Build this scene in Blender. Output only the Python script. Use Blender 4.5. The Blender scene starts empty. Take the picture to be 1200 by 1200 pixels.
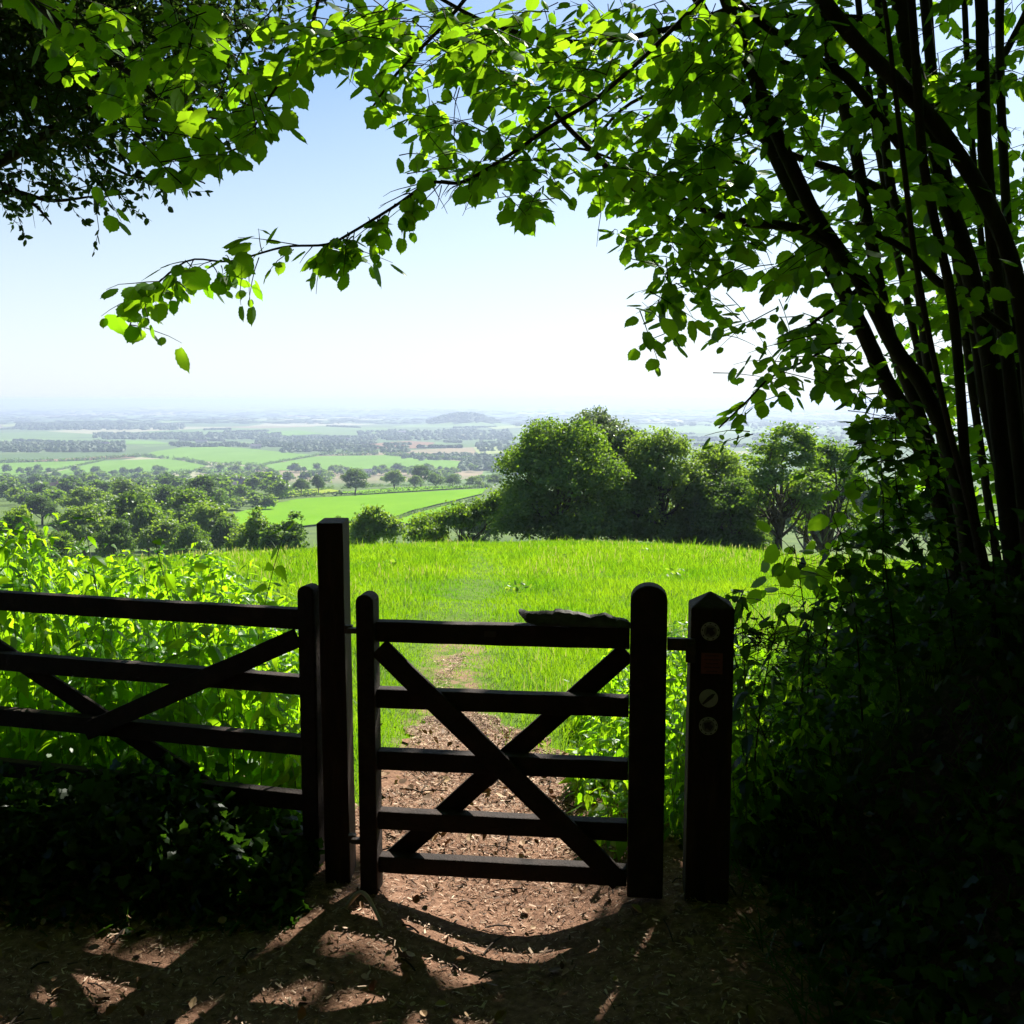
import bpy, math, random
import numpy as np
from mathutils import Vector, noise as mnoise

rs = np.random.RandomState(7)
random.seed(7)
scene = bpy.context.scene
COL = scene.collection

# ------------------------------------------------------------------ camera geometry
PITCH = math.radians(6.28)
CAMH = 1.9
SUN_EL, SUN_AZ = math.radians(42), math.radians(25)        # azimuth measured from +Y towards +X
SD = np.array([math.sin(SUN_AZ)*math.cos(SUN_EL), math.cos(SUN_AZ)*math.cos(SUN_EL), math.sin(SUN_EL)])
CP, SP = math.cos(PITCH), math.sin(PITCH)


def P(px, py, Y):
    """World point seen at photo pixel (px, py) at forward distance Y."""
    u = (np.asarray(px, float)-600)/1200
    v = -(np.asarray(py, float)-600)/1200
    dx, dy, dz = u, CP+v*SP, -SP+v*CP
    k = np.asarray(Y, float)/dy
    return np.stack(np.broadcast_arrays(dx*k, dy*k, CAMH+dz*k), -1)


def sstep(a, b, x):
    t = np.clip((np.asarray(x, float)-a)/(b-a), 0, 1)
    return t*t*(3-2*t)


# ------------------------------------------------------------------ terrain
def make_prof(keys):
    ly = np.linspace(math.log(5.0), math.log(60000), 1400)
    ky = np.array([k[0] for k in keys], float)
    kz = np.array([k[1] for k in keys], float)
    z = np.interp(np.exp(ly), ky, kz)
    w = np.hanning(61)
    w /= w.sum()
    zp = np.pad(z, 30, mode='edge')
    zs = np.convolve(zp, w, 'valid')
    near = -3.8*np.clip((np.exp(ly)-5)/35, 0, None)**1.31
    m = sstep(math.log(62), math.log(85), ly)
    return ly, near*(1-m)+zs*m


K0 = [(5, 0), (70, -8.55), (150, -23), (250, -32)]
K1 = [(1400, -105), (2200, -101.5), (2400, -103), (2900, -121), (5000, -123), (9000, -122), (16000, -116), (22000, -70), (28000, 1.0), (34000, -25), (60000, -200)]
LY, ZL = make_prof(K0+[(320, -36), (500, -49), (800, -70), (1100, -88)]+K1)
_, ZR = make_prof(K0+[(400, -45.5), (600, -51.6), (700, -58), (900, -74), (1100, -88)]+K1)


def zterr(x, y):
    x = np.asarray(x, float)
    y = np.asarray(y, float)
    d = np.hypot(x, np.maximum(y, 0))
    yy = np.where(y > 80, np.where(np.abs(x) < y, y, d), np.maximum(y, 0.01))
    l = np.log(np.maximum(yy, 5.0))
    pxl = x/np.maximum(yy, 1)*1200+600
    t = sstep(150, 320, pxl)
    z = np.interp(l, LY, ZL)*(1-t)+np.interp(l, LY, ZR)*t
    # the domed crest of the pasture
    xc = x-2.7*yy/40
    w = sstep(8, 35, yy)*(1-sstep(80, 150, yy))
    z = z-w*np.minimum(np.where(xc > 0, .0105, .0042)*xc**2, 4)
    # lane banks
    z = z+sstep(1.12, 2.35, x+.1*np.sin(y*1.7))*0.95*(1-sstep(4.6, 8.5, y))
    z = z+sstep(2.5, 5.0, x)*0.9*(1-sstep(4.0, 8.0, y))
    z = z+sstep(1.6, 5.5, -x)*0.7*(1-sstep(2.4, 3.6, y))
    z = z+sstep(.9, 1.6, -x)*.10*sstep(3.3, 3.7, y)*(1-sstep(3.9, 4.3, y))
    z = z+sstep(1.0, 7, -y)*3.0  # unseen rise added behind the viewer to block skylight
    z = z-.085*np.exp(-((x-.02)/.40)**2)*sstep(2.6, 3.3, y)*(1-sstep(3.9, 5.2, y))
    # small unevenness near, rolling far
    nz = .012*np.sin(x*5.1+1.3*np.sin(y*3.3))+.012*np.sin(y*6.3+2*np.sin(x*2.2)) + .02*np.sin(x*1.3+y*1.9)
    z = z+nz*(1-sstep(10, 20, d))
    z = z+sstep(15, 60, yy)*(1-sstep(200, 300, yy))*.15*np.sin(x*.21+y*.1)
    f = sstep(3000, 5000, yy)
    z = z+f*(5*np.sin(x*.0021+y*.0009)+4*np.sin(y*.0031-x*.0013)+3*np.sin(x*.0007+1))*(1-sstep(20000, 26000, yy))
    f2 = sstep(20000, 27000, yy)
    z = z+f2*(6*np.sin(x*.0005+.6)+4*np.sin(x*.0013+2)+26*sstep(2500, 9000, x)*np.sin(np.clip((x-2500)/9000, 0, 1)*3.14))
    z = z+48*np.exp(-(((x+235)/150)**2+((y-5000)/320)**2)**1.5)
    z = z+14*np.exp(-(((x+2000)/420)**2+((y-5000)/500)**2))
    return z


def ground_at(px, py, y0=60., y1=33000.):
    """First terrain point on the sight line of a photo pixel, far valley only."""
    px = np.atleast_1d(np.asarray(px, float))
    py = np.atleast_1d(np.asarray(py, float))
    ys = np.exp(np.linspace(math.log(y0), math.log(y1), 900))
    pts = P(px[:, None], py[:, None], ys[None, :])
    below = pts[..., 2] < zterr(pts[..., 0], pts[..., 1])
    i = np.argmax(below, 1)
    i = np.where(below.any(1), i, 899)
    r = pts[np.arange(len(px)), i]
    r[:, 2] = zterr(r[:, 0], r[:, 1])
    return r


# ------------------------------------------------------------------ mesh helpers
def tag(o, label=None, cat=None, group=None, kind=None):
    if label:
        o['label'] = label
    if cat:
        o['category'] = cat
    if group:
        o['group'] = group
    if kind:
        o['kind'] = kind
    return o


def empty(name, loc, rz=0., **k):
    o = bpy.data.objects.new(name, None)
    o.empty_display_size = .2
    COL.objects.link(o)
    o.location = loc
    o.rotation_euler = (0, 0, rz)
    return tag(o, **k)


def link_mesh(name, me, mat, parent=None):
    o = bpy.data.objects.new(name, me)
    COL.objects.link(o)
    if mat:
        me.materials.append(mat)
    if parent:
        o.parent = parent
    return o


def tri_mesh(name, V, T, smooth=False):
    me = bpy.data.meshes.new(name)
    V = np.ascontiguousarray(V, np.float32)
    T = np.ascontiguousarray(T, np.int32)
    me.vertices.add(len(V))
    me.vertices.foreach_set('co', V.ravel())
    me.loops.add(T.size)
    me.loops.foreach_set('vertex_index', T.ravel())
    me.polygons.add(len(T))
    k = T.shape[1]
    me.polygons.foreach_set('loop_start', np.arange(0, T.size, k, dtype=np.int32))
    me.polygons.foreach_set('loop_total', np.full(len(T), k, np.int32))
    me.polygons.foreach_set('use_smooth', np.full(len(T), smooth, bool))
    me.update(calc_edges=True)
    me.validate()
    return me


class MB:
    def __init__(s):
        s.v, s.f = [], []

    def add(s, V, F):
        o = len(s.v)
        s.v += [tuple(map(float, p)) for p in V]
        s.f += [tuple(int(i)+o for i in f) for f in F]

    def box(s, c, d, R=None):
        c, d = np.array(c, float), np.array(d, float)/2
        V = np.array([(x, y, z) for z in (-1, 1) for y in (-1, 1) for x in (-1, 1)])*d
        if R is not None:
            V = V@np.array(R).T
        s.add(V+c, [(0, 2, 3, 1), (4, 5, 7, 6), (0, 1, 5, 4), (2, 6, 7, 3), (0, 4, 6, 2), (1, 3, 7, 5)])

    def prism(s, pts, axis_vec):
        """closed outline (list of 3d) extruded along a vector"""
        pts = np.array(pts, float)
        n = len(pts)
        s.add(np.vstack([pts, pts+np.array(axis_vec)]),
              [tuple(range(n))[::-1], tuple(range(n, 2*n))]+[(i, (i+1) % n, n+(i+1) % n, n+i) for i in range(n)])

    def tube(s, pts, rad, n=8, wob=0.0):
        pts = np.array(pts, float)
        m = len(pts)
        rad = np.broadcast_to(rad, (m,)) if np.ndim(rad) == 0 else np.array(rad)
        T = np.gradient(pts, axis=0)
        T /= np.linalg.norm(T, axis=1)[:, None]+1e-9
        ref = np.array([0.31, .95, .05]) if abs(T[0][2]) > .7 else np.array([0, 0, 1.])
        V = []
        for i in range(m):
            a = np.cross(T[i], ref)
            a /= np.linalg.norm(a)+1e-9
            b = np.cross(T[i], a)
            for k in range(n):
                t = 2*math.pi*k/n
                r = rad[i]*(1+wob*random.uniform(-1, 1))
                V.append(pts[i]+r*(math.cos(t)*a+math.sin(t)*b))
        F = [(i*n+k, i*n+(k+1) % n, (i+1)*n+(k+1) % n, (i+1)*n+k) for i in range(m-1) for k in range(n)]
        F += [tuple(range(n))[::-1], tuple(range((m-1)*n, m*n))]
        s.add(V, F)

    def build(s, name, mat, parent=None, smooth=False, bevel=0):
        me = bpy.data.meshes.new(name)
        me.from_pydata(s.v, [], s.f)
        me.update()
        if smooth:
            me.polygons.foreach_set('use_smooth', np.ones(len(me.polygons), bool))
        o = link_mesh(name, me, mat, parent)
        if bevel:
            m = o.modifiers.new('bevel', 'BEVEL')
            m.width = bevel
            m.segments = 2
            m.limit_method = 'ANGLE'
        return o


def unit(a):
    return a/(np.linalg.norm(a, axis=-1, keepdims=True)+1e-9)


def catmull(pts, n=6):
    pts = np.array(pts, float)
    p = np.vstack([2*pts[0]-pts[1], pts, 2*pts[-1]-pts[-2]])
    out = []
    for i in range(1, len(p)-2):
        for t in np.linspace(0, 1, n, endpoint=False):
            a, b, c, d = p[i-1], p[i], p[i+1], p[i+2]
            out.append(.5*((2*b)+(-a+c)*t+(2*a-5*b+4*c-d)*t*t+(-a+3*b-3*c+d)*t**3))
    out.append(pts[-1])
    return np.array(out)


def tmpl(half, mid, curl=-.12, droop=-.1):
    """leaf template from the right half outline and the midrib stations: (verts, tris)"""
    n = len(mid)
    V = [(0, m, droop*m*m) for m in mid]
    V += [(x, y, droop*y*y+curl*abs(x)) for x, y in half]+[(-x, y, droop*y*y+curl*abs(x)) for x, y in half]
    h = len(half)
    T = []
    for s in (0, 1):
        o = n+s*h
        f = []
        # zip midrib and edge by y
        i = j = 0
        while i < n-1 or j < h-1:
            if j >= h-1 or (i < n-1 and mid[i+1] <= half[j+1][1]):
                f.append((i, o+j, i+1))
                i += 1
            else:
                f.append((i, o+j, o+j+1))
                j += 1
        T += f if s == 0 else [(a, c, b) for a, b, c in f]
    return np.array(V, float), np.array(T)


HAZEL0 = tmpl([(.26, -.02), (.42, .14), (.40, .19), (.51, .36), (.47, .42), (.50, .58), (.44, .63), (.41, .78), (.33, .81), (.22, .93), (.10, .98)], [0, .3, .6, .85, 1.14], -.2, -.16)
HAZEL = (np.vstack([HAZEL0[0]+np.array([0, .28, 0]), [(-.018, .28, 0), (.018, .28, 0), (0, 0, .05)]]), np.vstack([HAZEL0[1], [(0, len(HAZEL0[0])+1, len(HAZEL0[0])+2)]]))
ROUND = tmpl([(.36, .05), (.5, .4), (.3, .8)], [0, .45, 1.0], -.2, -.15)
OVAL = tmpl([(.2, .12), (.29, .5), (.14, .85)], [0, .5, 1.0], -.2, -.1)
NETTLE = tmpl([(.24, .05), (.35, .16), (.30, .2), (.34, .34), (.26, .4), (.27, .54), (.18, .6), (.18, .73), (.09, .8), (.07, .9)], [0, .2, .4, .6, .8, 1.08], -.25, -.3)
NETL = tmpl([(.20, .06), (.28, .2), (.23, .3), (.25, .42), (.16, .55), (.15, .72)], [0, .35, .7, 1.12], -.25, -.35)
DIAMOND = (np.array([(0, 0, 0), (.42, .5, .05), (0, 1, 0), (-.42, .5, .05)], float), np.array([(0, 1, 2), (0, 2, 3)]))
IVY = tmpl([(.42, -.08), (.55, .2), (.33, .36), (.36, .62), (.12, .8)], [0, .4, 1.0], -.15, -.12)


def leaves(Pt, A, N, S, t):
    Pt, A, N = np.asarray(Pt), unit(np.asarray(A)), np.asarray(N)
    S = np.broadcast_to(np.asarray(S, float), (len(Pt),))
    R = unit(np.cross(A, N))
    Nn = np.cross(R, A)
    tv, tt = t
    n = len(Pt)
    wv = rs.uniform(.78, 1.15, (n, 1, 1))
    cv = rs.uniform(-.4, 2.2, (n, 1, 1))
    bend = rs.normal(0, .10, (n, 1, 1))*tv[None, :, 1:2]**2
    V = Pt[:, None, :]+S[:, None, None]*((tv[None, :, 0:1]*wv+bend)*R[:, None]+tv[None, :, 1:2]*A[:, None]+cv*tv[None, :, 2:3]*Nn[:, None])
    k = len(tv)
    T = tt[None]+(np.arange(len(Pt))*k)[:, None, None]
    return V.reshape(-1, 3), T.reshape(-1, 3)


def cat(parts):
    V, T, o = [], [], 0
    for v, t in parts:
        V.append(v)
        T.append(t+o)
        o += len(v)
    return np.vstack(V), np.vstack(T)


def rdir(n, up=0.0):
    d = rs.normal(size=(n, 3))
    d = unit(d)
    d[:, 2] += up
    return unit(d)


def in_poly(x, y, poly):
    x, y = np.asarray(x, float), np.asarray(y, float)
    ins = np.zeros(x.shape, bool)
    n = len(poly)
    for i in range(n):
        x1, y1 = poly[i]
        x2, y2 = poly[(i+1) % n]
        c = ((y1 > y) != (y2 > y)) & (x < (x2-x1)*(y-y1)/(y2-y1+1e-12)+x1)
        ins ^= c
    return ins


def in_polys(x, y, polys):
    r = np.zeros(np.shape(x), bool)
    for p in polys:
        r |= in_poly(x, y, p)
    return r


def blotch(x, y, s, seed=0):
    """cheap smooth 2d value noise 0..1"""
    x, y = np.asarray(x)/s+seed*17.3, np.asarray(y)/s+seed*5.7
    xi, yi = np.floor(x).astype(int), np.floor(y).astype(int)
    fx, fy = x-xi, y-yi
    fx, fy = fx*fx*(3-2*fx), fy*fy*(3-2*fy)

    def h(a, b):
        v = np.sin(a*127.1+b*311.7)*43758.5453
        return v-np.floor(v)
    return (h(xi, yi)*(1-fx)+h(xi+1, yi)*fx)*(1-fy)+(h(xi, yi+1)*(1-fx)+h(xi+1, yi+1)*fx)*fy


# ------------------------------------------------------------------ materials
def new_mat(name):
    m = bpy.data.materials.new(name)
    m.use_nodes = True
    nt = m.node_tree
    nt.nodes.clear()
    out = nt.nodes.new('ShaderNodeOutputMaterial')
    return m, nt, out


def ramp(nt, fac, stops):
    r = nt.nodes.new('ShaderNodeValToRGB')
    el = r.color_ramp.elements
    while len(el) < len(stops):
        el.new(.5)
    for e, (p, c) in zip(el, stops):
        e.position = p
        e.color = (*c, 1)
    nt.links.new(fac, r.inputs[0])
    return r.outputs[0]


def mixc(nt, fac, a, b, mode='MIX'):
    m = nt.nodes.new('ShaderNodeMix')
    m.data_type = 'RGBA'
    m.blend_type = mode
    for sock, val in ((m.inputs[0], fac), (m.inputs[6], a), (m.inputs[7], b)):
        if hasattr(val, 'links') or hasattr(val, 'is_linked'):
            nt.links.new(val, sock)
        elif isinstance(val, (int, float)):
            sock.default_value = val
        else:
            sock.default_value = (*val, 1)
    return m.outputs[2]


def noise(nt, scale, detail=4, vec=None, rough=.55, out=0):
    n = nt.nodes.new('ShaderNodeTexNoise')
    n.inputs['Scale'].default_value = scale
    n.inputs['Detail'].default_value = detail
    n.inputs['Roughness'].default_value = rough
    if vec is not None:
        nt.links.new(vec, n.inputs['Vector'])
    return n.outputs[out]


def mapping(nt, src, scale=(1, 1, 1)):
    m = nt.nodes.new('ShaderNodeMapping')
    m.inputs['Scale'].default_value = scale
    nt.links.new(src, m.inputs['Vector'])
    return m.outputs[0]


def maprange(nt, v, a, b, c=0, d=1):
    m = nt.nodes.new('ShaderNodeMapRange')
    nt.links.new(v, m.inputs[0])
    for i, q in enumerate((a, b, c, d)):
        m.inputs[i+1].default_value = q
    return m.outputs[0]


def mat_leaf(name, d0, d1, t0, t1, trans=.5, gloss=.05, rough=.38, sc=None):
    m, nt, out = new_mat(name)
    L = nt.links.new
    g = nt.nodes.new('ShaderNodeNewGeometry')
    rnd = g.outputs['Random Per Island']
    if sc:
        n = noise(nt, sc, 6, g.outputs['Position'], .7)
        mth = nt.nodes.new('ShaderNodeMath')
        mth.operation = 'MULTIPLY_ADD'
        L(rnd, mth.inputs[0])
        mth.inputs[1].default_value = .6
        nn = maprange(nt, n, .32, .68, -.25, .65)
        L(nn, mth.inputs[2])
        rnd = mth.outputs[0]
    cd = ramp(nt, rnd, [(0, d0), (1, d1)])
    ct = ramp(nt, rnd, [(0, t0), (1, t1)])
    df = nt.nodes.new('ShaderNodeBsdfDiffuse')
    tr = nt.nodes.new('ShaderNodeBsdfTranslucent')
    gl = nt.nodes.new('ShaderNodeBsdfGlossy')
    gl.inputs['Roughness'].default_value = rough
    gl.inputs['Color'].default_value = (.9, .95, .9, 1)
    L(cd, df.inputs[0])
    L(ct, tr.inputs[0])
    m1 = nt.nodes.new('ShaderNodeMixShader')
    m1.inputs[0].default_value = trans
    L(df.outputs[0], m1.inputs[1])
    L(tr.outputs[0], m1.inputs[2])
    m2 = nt.nodes.new('ShaderNodeMixShader')
    m2.inputs[0].default_value = gloss
    L(m1.outputs[0], m2.inputs[1])
    L(gl.outputs[0], m2.inputs[2])
    L(m2.outputs[0], out.inputs[0])
    return m


def mat_rough(name, stops, scale=6, stretch=(1, 1, 1), rough=.85, bump=.4, bscale=None, coord='Object', spec=.25):
    m, nt, out = new_mat(name)
    L = nt.links.new
    tc = nt.nodes.new('ShaderNodeTexCoord')
    v = mapping(nt, tc.outputs[coord], stretch)
    n = noise(nt, scale, 6, v, .65)
    c = ramp(nt, n, stops)
    b = nt.nodes.new('ShaderNodeBsdfPrincipled')
    L(c, b.inputs['Base Color'])
    b.inputs['Roughness'].default_value = rough
    b.inputs['Specular IOR Level'].default_value = spec
    if bump:
        n2 = noise(nt, bscale or scale*2, 6, v, .7)
        bp = nt.nodes.new('ShaderNodeBump')
        bp.inputs['Strength'].default_value = bump
        bp.inputs['Distance'].default_value = .02
        L(n2, bp.inputs['Height'])
        L(bp.outputs[0], b.inputs['Normal'])
    L(b.outputs[0], out.inputs[0])
    return m


def mat_plain(name, c, rough=.6):
    m, nt, out = new_mat(name)
    g = nt.nodes.new('ShaderNodeTexCoord')
    n = noise(nt, 30, 3, g.outputs['Object'])
    col = ramp(nt, n, [(.3, tuple(x*.8 for x in c)), (.7, c)])
    b = nt.nodes.new('ShaderNodeBsdfPrincipled')
    nt.links.new(col, b.inputs['Base Color'])
    b.inputs['Roughness'].default_value = rough
    nt.links.new(b.outputs[0], out.inputs[0])
    return m


def mat_random(name, stops, rough=.8, spec=.3):
    m, nt, out = new_mat(name)
    g = nt.nodes.new('ShaderNodeNewGeometry')
    col = ramp(nt, g.outputs['Random Per Island'], stops)
    b = nt.nodes.new('ShaderNodeBsdfPrincipled')
    nt.links.new(col, b.inputs['Base Color'])
    b.inputs['Roughness'].default_value = rough
    b.inputs['Specular IOR Level'].default_value = spec
    nt.links.new(b.outputs[0], out.inputs[0])
    return m


M = {}
M['hazel'] = mat_leaf('hazel_leaf', (.035, .085, .012), (.06, .13, .02), (.17, .40, .006), (.36, .62, .012), .58, .025)
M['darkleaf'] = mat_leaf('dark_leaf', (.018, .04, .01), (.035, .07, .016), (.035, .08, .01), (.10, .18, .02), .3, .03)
M['nettle'] = mat_leaf('nettle_leaf', (.04, .11, .012), (.06, .15, .015), (.24, .54, .005), (.44, .72, .012), .62, .02)
M['grass'] = mat_leaf('grass_blade', (.045, .11, .008), (.09, .16, .016), (.12, .32, .004), (.33, .52, .010), .54, .015, sc=.42)
M['shade_leaf'] = mat_leaf('shade_leaf', (.008, .022, .005), (.019, .046, .008), (.06, .17, .008), (.12, .28, .012), .40, .022, .3)  # dark copy of the leaf greens, with shade put into its colour
M['tree_a'] = mat_leaf('oak_foliage', (.06, .11, .025), (.10, .165, .036), (.14, .28, .01), (.28, .44, .015), .48, .03, .45)
M['tree_b'] = mat_leaf('pale_foliage', (.065, .12, .03), (.10, .16, .04), (.20, .34, .02), (.34, .5, .03), .5, .03, .45)
M['tree_c'] = mat_leaf('grey_foliage', (.06, .085, .035), (.12, .15, .08), (.14, .22, .04), (.22, .3, .08), .42, .06, .45)
M['tree_d'] = mat_leaf('mid_foliage', (.055, .095, .03), (.085, .135, .042), (.11, .22, .018), (.19, .33, .025), .42, .02, .5)
M['timber'] = mat_rough('weathered_timber', [(.25, (.010, .006, .004)), (.55, (.026, .015, .010)), (.8, (.06, .036, .024))], 9, (1, 1, 1), .8, .5, 40)
M['post_timber'] = mat_rough('post_timber', [(.25, (.012, .007, .005)), (.55, (.036, .019, .012)), (.8, (.085, .045, .028))], 7, (3, 3, .5), .8, .5, 26)
M['bark'] = mat_rough('hazel_bark', [(.3, (.018, .013, .009)), (.6, (.042, .03, .02)), (.8, (.08, .062, .042))], 14, (1, 1, .35), .9, .6, 30)
M['treebark'] = mat_rough('tree_bark', [(.3, (.03, .024, .016)), (.7, (.09, .07, .045))], 4, (1, 1, .3), .9, .5, 10)
M['peel'] = mat_rough('bark_strip', [(.3, (.03, .025, .02)), (.7, (.11, .095, .08))], 18, (.4, 1, 1), .7, .5, 40)
M['chip'] = mat_random('wood_chips', [(0, (.06, .032, .02)), (.3, (.20, .12, .075)), (.65, (.36, .23, .15)), (1, (.6, .45, .32))])
M['deadleaf'] = mat_random('dead_leaves', [(0, (.09, .045, .02)), (.5, (.26, .15, .075)), (1, (.42, .29, .16))], .7)
M['straw'] = mat_leaf('seed_head', (.14, .17, .05), (.22, .22, .09), (.28, .32, .06), (.42, .42, .12), .5, .02)
M['stem'] = mat_plain('green_stem', (.09, .16, .03))
M['iron'] = mat_rough('rusty_iron', [(.3, (.03, .025, .022)), (.7, (.09, .06, .045))], 20, (1, 1, 1), .6, .3)
M['white'] = mat_plain('white_plastic', (.42, .42, .39), .5)
M['dim'] = mat_plain('faded_grey_plastic', (.17, .165, .15), .5)
M['black'] = mat_plain('black_plastic', (.02, .02, .02), .45)
M['red'] = mat_plain('faded_red_plastic', (.20, .05, .035), .5)
M['redink'] = mat_plain('dark_red_ink', (.1, .02, .02), .6)
M['stick'] = mat_plain('pale_stick', (.45, .35, .25), .8)
M['wall'] = mat_plain('cream_render', (.55, .52, .46), .8)
M['brick'] = mat_plain('red_brick', (.26, .12, .085), .85)
M['slate'] = mat_plain('slate_roof', (.17, .16, .17), .7)
M['tile'] = mat_plain('brown_roof_tile', (.22, .12, .085), .8)
M['pane'] = mat_plain('window_pane', (.05, .06, .07), .15)

# ground: soil and litter in the lane, turf beyond, field patchwork in the plain
def ground_mat():
    m, nt, out = new_mat('ground')
    L = nt.links.new
    g = nt.nodes.new('ShaderNodeNewGeometry')
    pos = g.outputs['Position']
    sx = nt.nodes.new('ShaderNodeSeparateXYZ')
    L(pos, sx.inputs[0])
    n1 = noise(nt, 3.5, 6, pos, .7)
    n2 = noise(nt, 28, 4, pos, .7)
    soil = ramp(nt, n1, [(.3, (.025, .015, .010)), (.7, (.06, .036, .024))])
    soil = mixc(nt, maprange(nt, n2, .5, .72), soil, (.11, .07, .045))
    turf = ramp(nt, n1, [(.3, (.05, .105, .01)), (.7, (.10, .17, .018))])
    t1 = maprange(nt, sx.outputs['Y'], 4.1, 4.7)
    near = mixc(nt, t1, soil, turf)
    # thin bare earth along the trodden line where the path runs out into the grass
    ab = nt.nodes.new('ShaderNodeMath')
    ab.operation = 'ADD'
    L(sx.outputs['X'], ab.inputs[0])
    ab.inputs[1].default_value = .42
    ab2 = nt.nodes.new('ShaderNodeMath')
    ab2.operation = 'ABSOLUTE'
    L(ab.outputs[0], ab2.inputs[0])
    strip = maprange(nt, ab2.outputs[0], .12, .34, 1, 0)
    run = maprange(nt, sx.outputs['Y'], 8.2, 10.5, 1, 0)
    patchy = maprange(nt, noise(nt, 4.5, 5, pos, .7), .38, .55)
    mm = nt.nodes.new('ShaderNodeMath')
    mm.operation = 'MULTIPLY'
    L(strip, mm.inputs[0])
    L(run, mm.inputs[1])
    mm2 = nt.nodes.new('ShaderNodeMath')
    mm2.operation = 'MULTIPLY'
    L(mm.outputs[0], mm2.inputs[0])
    L(patchy, mm2.inputs[1])
    near = mixc(nt, mm2.outputs[0], near, (.24, .15, .10))
    # patchwork
    vo = nt.nodes.new('ShaderNodeTexVoronoi')
    vo.inputs['Scale'].default_value = .0021
    vo.inputs['Randomness'].default_value = .85
    mp = mapping(nt, pos, (1.0, .62, 0))
    L(mp, vo.inputs['Vector'])
    sep = nt.nodes.new('ShaderNodeSeparateColor')
    L(vo.outputs['Color'], sep.inputs[0])
    fields = ramp(nt, sep.outputs[0], [(0, (.07, .125, .03)), (.3, (.11, .19, .04)), (.5, (.15, .24, .055)), (.68, (.09, .14, .04)), (.8, (.25, .19, .11)), (.9, (.33, .31, .18)), (1, (.06, .1, .03))])
    fields.node.color_ramp.interpolation = 'CONSTANT'
    n3 = noise(nt, .012, 5, pos, .6)
    fields = mixc(nt, maprange(nt, n3, .35, .7, 0, .5), fields, (.06, .1, .03))
    t2 = maprange(nt, sx.outputs['Y'], 1000, 1400)
    rough_grass = ramp(nt, noise(nt, .05, 5, pos), [(.3, (.05, .09, .02)), (.7, (.10, .15, .03))])
    t0 = maprange(nt, sx.outputs['Y'], 90, 140)
    c = mixc(nt, t0, near, rough_grass)
    c = mixc(nt, t2, c, fields)
    b = nt.nodes.new('ShaderNodeBsdfPrincipled')
    b.inputs['Roughness'].default_value = .95
    b.inputs['Specular IOR Level'].default_value = .1
    L(c, b.inputs['Base Color'])
    bp = nt.nodes.new('ShaderNodeBump')
    bp.inputs['Strength'].default_value = .6
    bp.inputs['Distance'].default_value = .03
    L(n2, bp.inputs['Height'])
    L(bp.outputs[0], b.inputs['Normal'])
    L(b.outputs[0], out.inputs[0])
    return m


# ------------------------------------------------------------------ ground sheet
def build_ground():
    ang = np.concatenate([np.arange(-50, 50.01, .5), np.arange(54, 310, 4.)])
    a = np.radians(ang)
    r = np.concatenate([[.02], np.exp(np.linspace(math.log(.35), math.log(34000), 430))])
    A, R = np.meshgrid(a, r)
    X, Y = R*np.sin(A), R*np.cos(A)
    far_side = (np.abs(ang) > 51)
    Z = zterr(X, Y)
    # the rise behind the viewer is unseen, added in zterr to block skylight
    n, m = len(r), len(a)
    V = np.stack([X, Y, Z], -1).reshape(-1, 3)
    i, j = np.meshgrid(np.arange(n-1), np.arange(m), indexing='ij')
    j2 = (j+1) % m
    Q = np.stack([i*m+j, (i+1)*m+j, (i+1)*m+j2, i*m+j2], -1).reshape(-1, 4)[:, ::-1]
    me = tri_mesh('ground', V, Q, True)
    o = link_mesh('ground', me, ground_mat())
    tag(o, kind='structure')


build_ground()


def path_edges(y):
    """left and right edge of the trodden path at distance y"""
    ks = [-4, 2.5, 3.5, 4.2, 5, 5.8, 6.3, 7, 8]
    l = np.interp(y, ks, [-2.6, -2.6, -2.2, -.75, -.66, -.60, -.48, -.62, -.46])
    r = np.interp(y, ks, [1.3, 1.25, 1.2, .75, .40, .12, -.26, -.22, -.40])
    w = .05*np.sin(y*7.1)+.03*np.sin(y*17.7+1)+.025*np.sin(y*31+2)
    return l+w, r+w*.8


def build_path():
    ys = np.linspace(-4, 6.35, 240)
    l, r = path_edges(ys)
    k = 40
    t = np.linspace(0, 1, k)
    X = l[:, None]*(1-t)+r[:, None]*t
    Y = np.repeat(ys[:, None], k, 1)
    Z = zterr(X, Y)+.012
    V = np.stack([X, Y, Z], -1).reshape(-1, 3)
    i, j = np.meshgrid(np.arange(len(ys)-1), np.arange(k-1), indexing='ij')
    Q = np.stack([i*k+j, i*k+j+1, (i+1)*k+j+1, (i+1)*k+j], -1).reshape(-1, 4)
    m = mat_rough('path_litter', [(.3, (.10, .052, .033)), (.55, (.24, .135, .086)), (.75, (.38, .235, .155))], 30, rough=.95, bump=.7, bscale=60, coord='Object', spec=.1)
    o = link_mesh('path', tri_mesh('path', V, Q, True), m)
    tag(o, kind='structure')


build_path()

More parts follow.
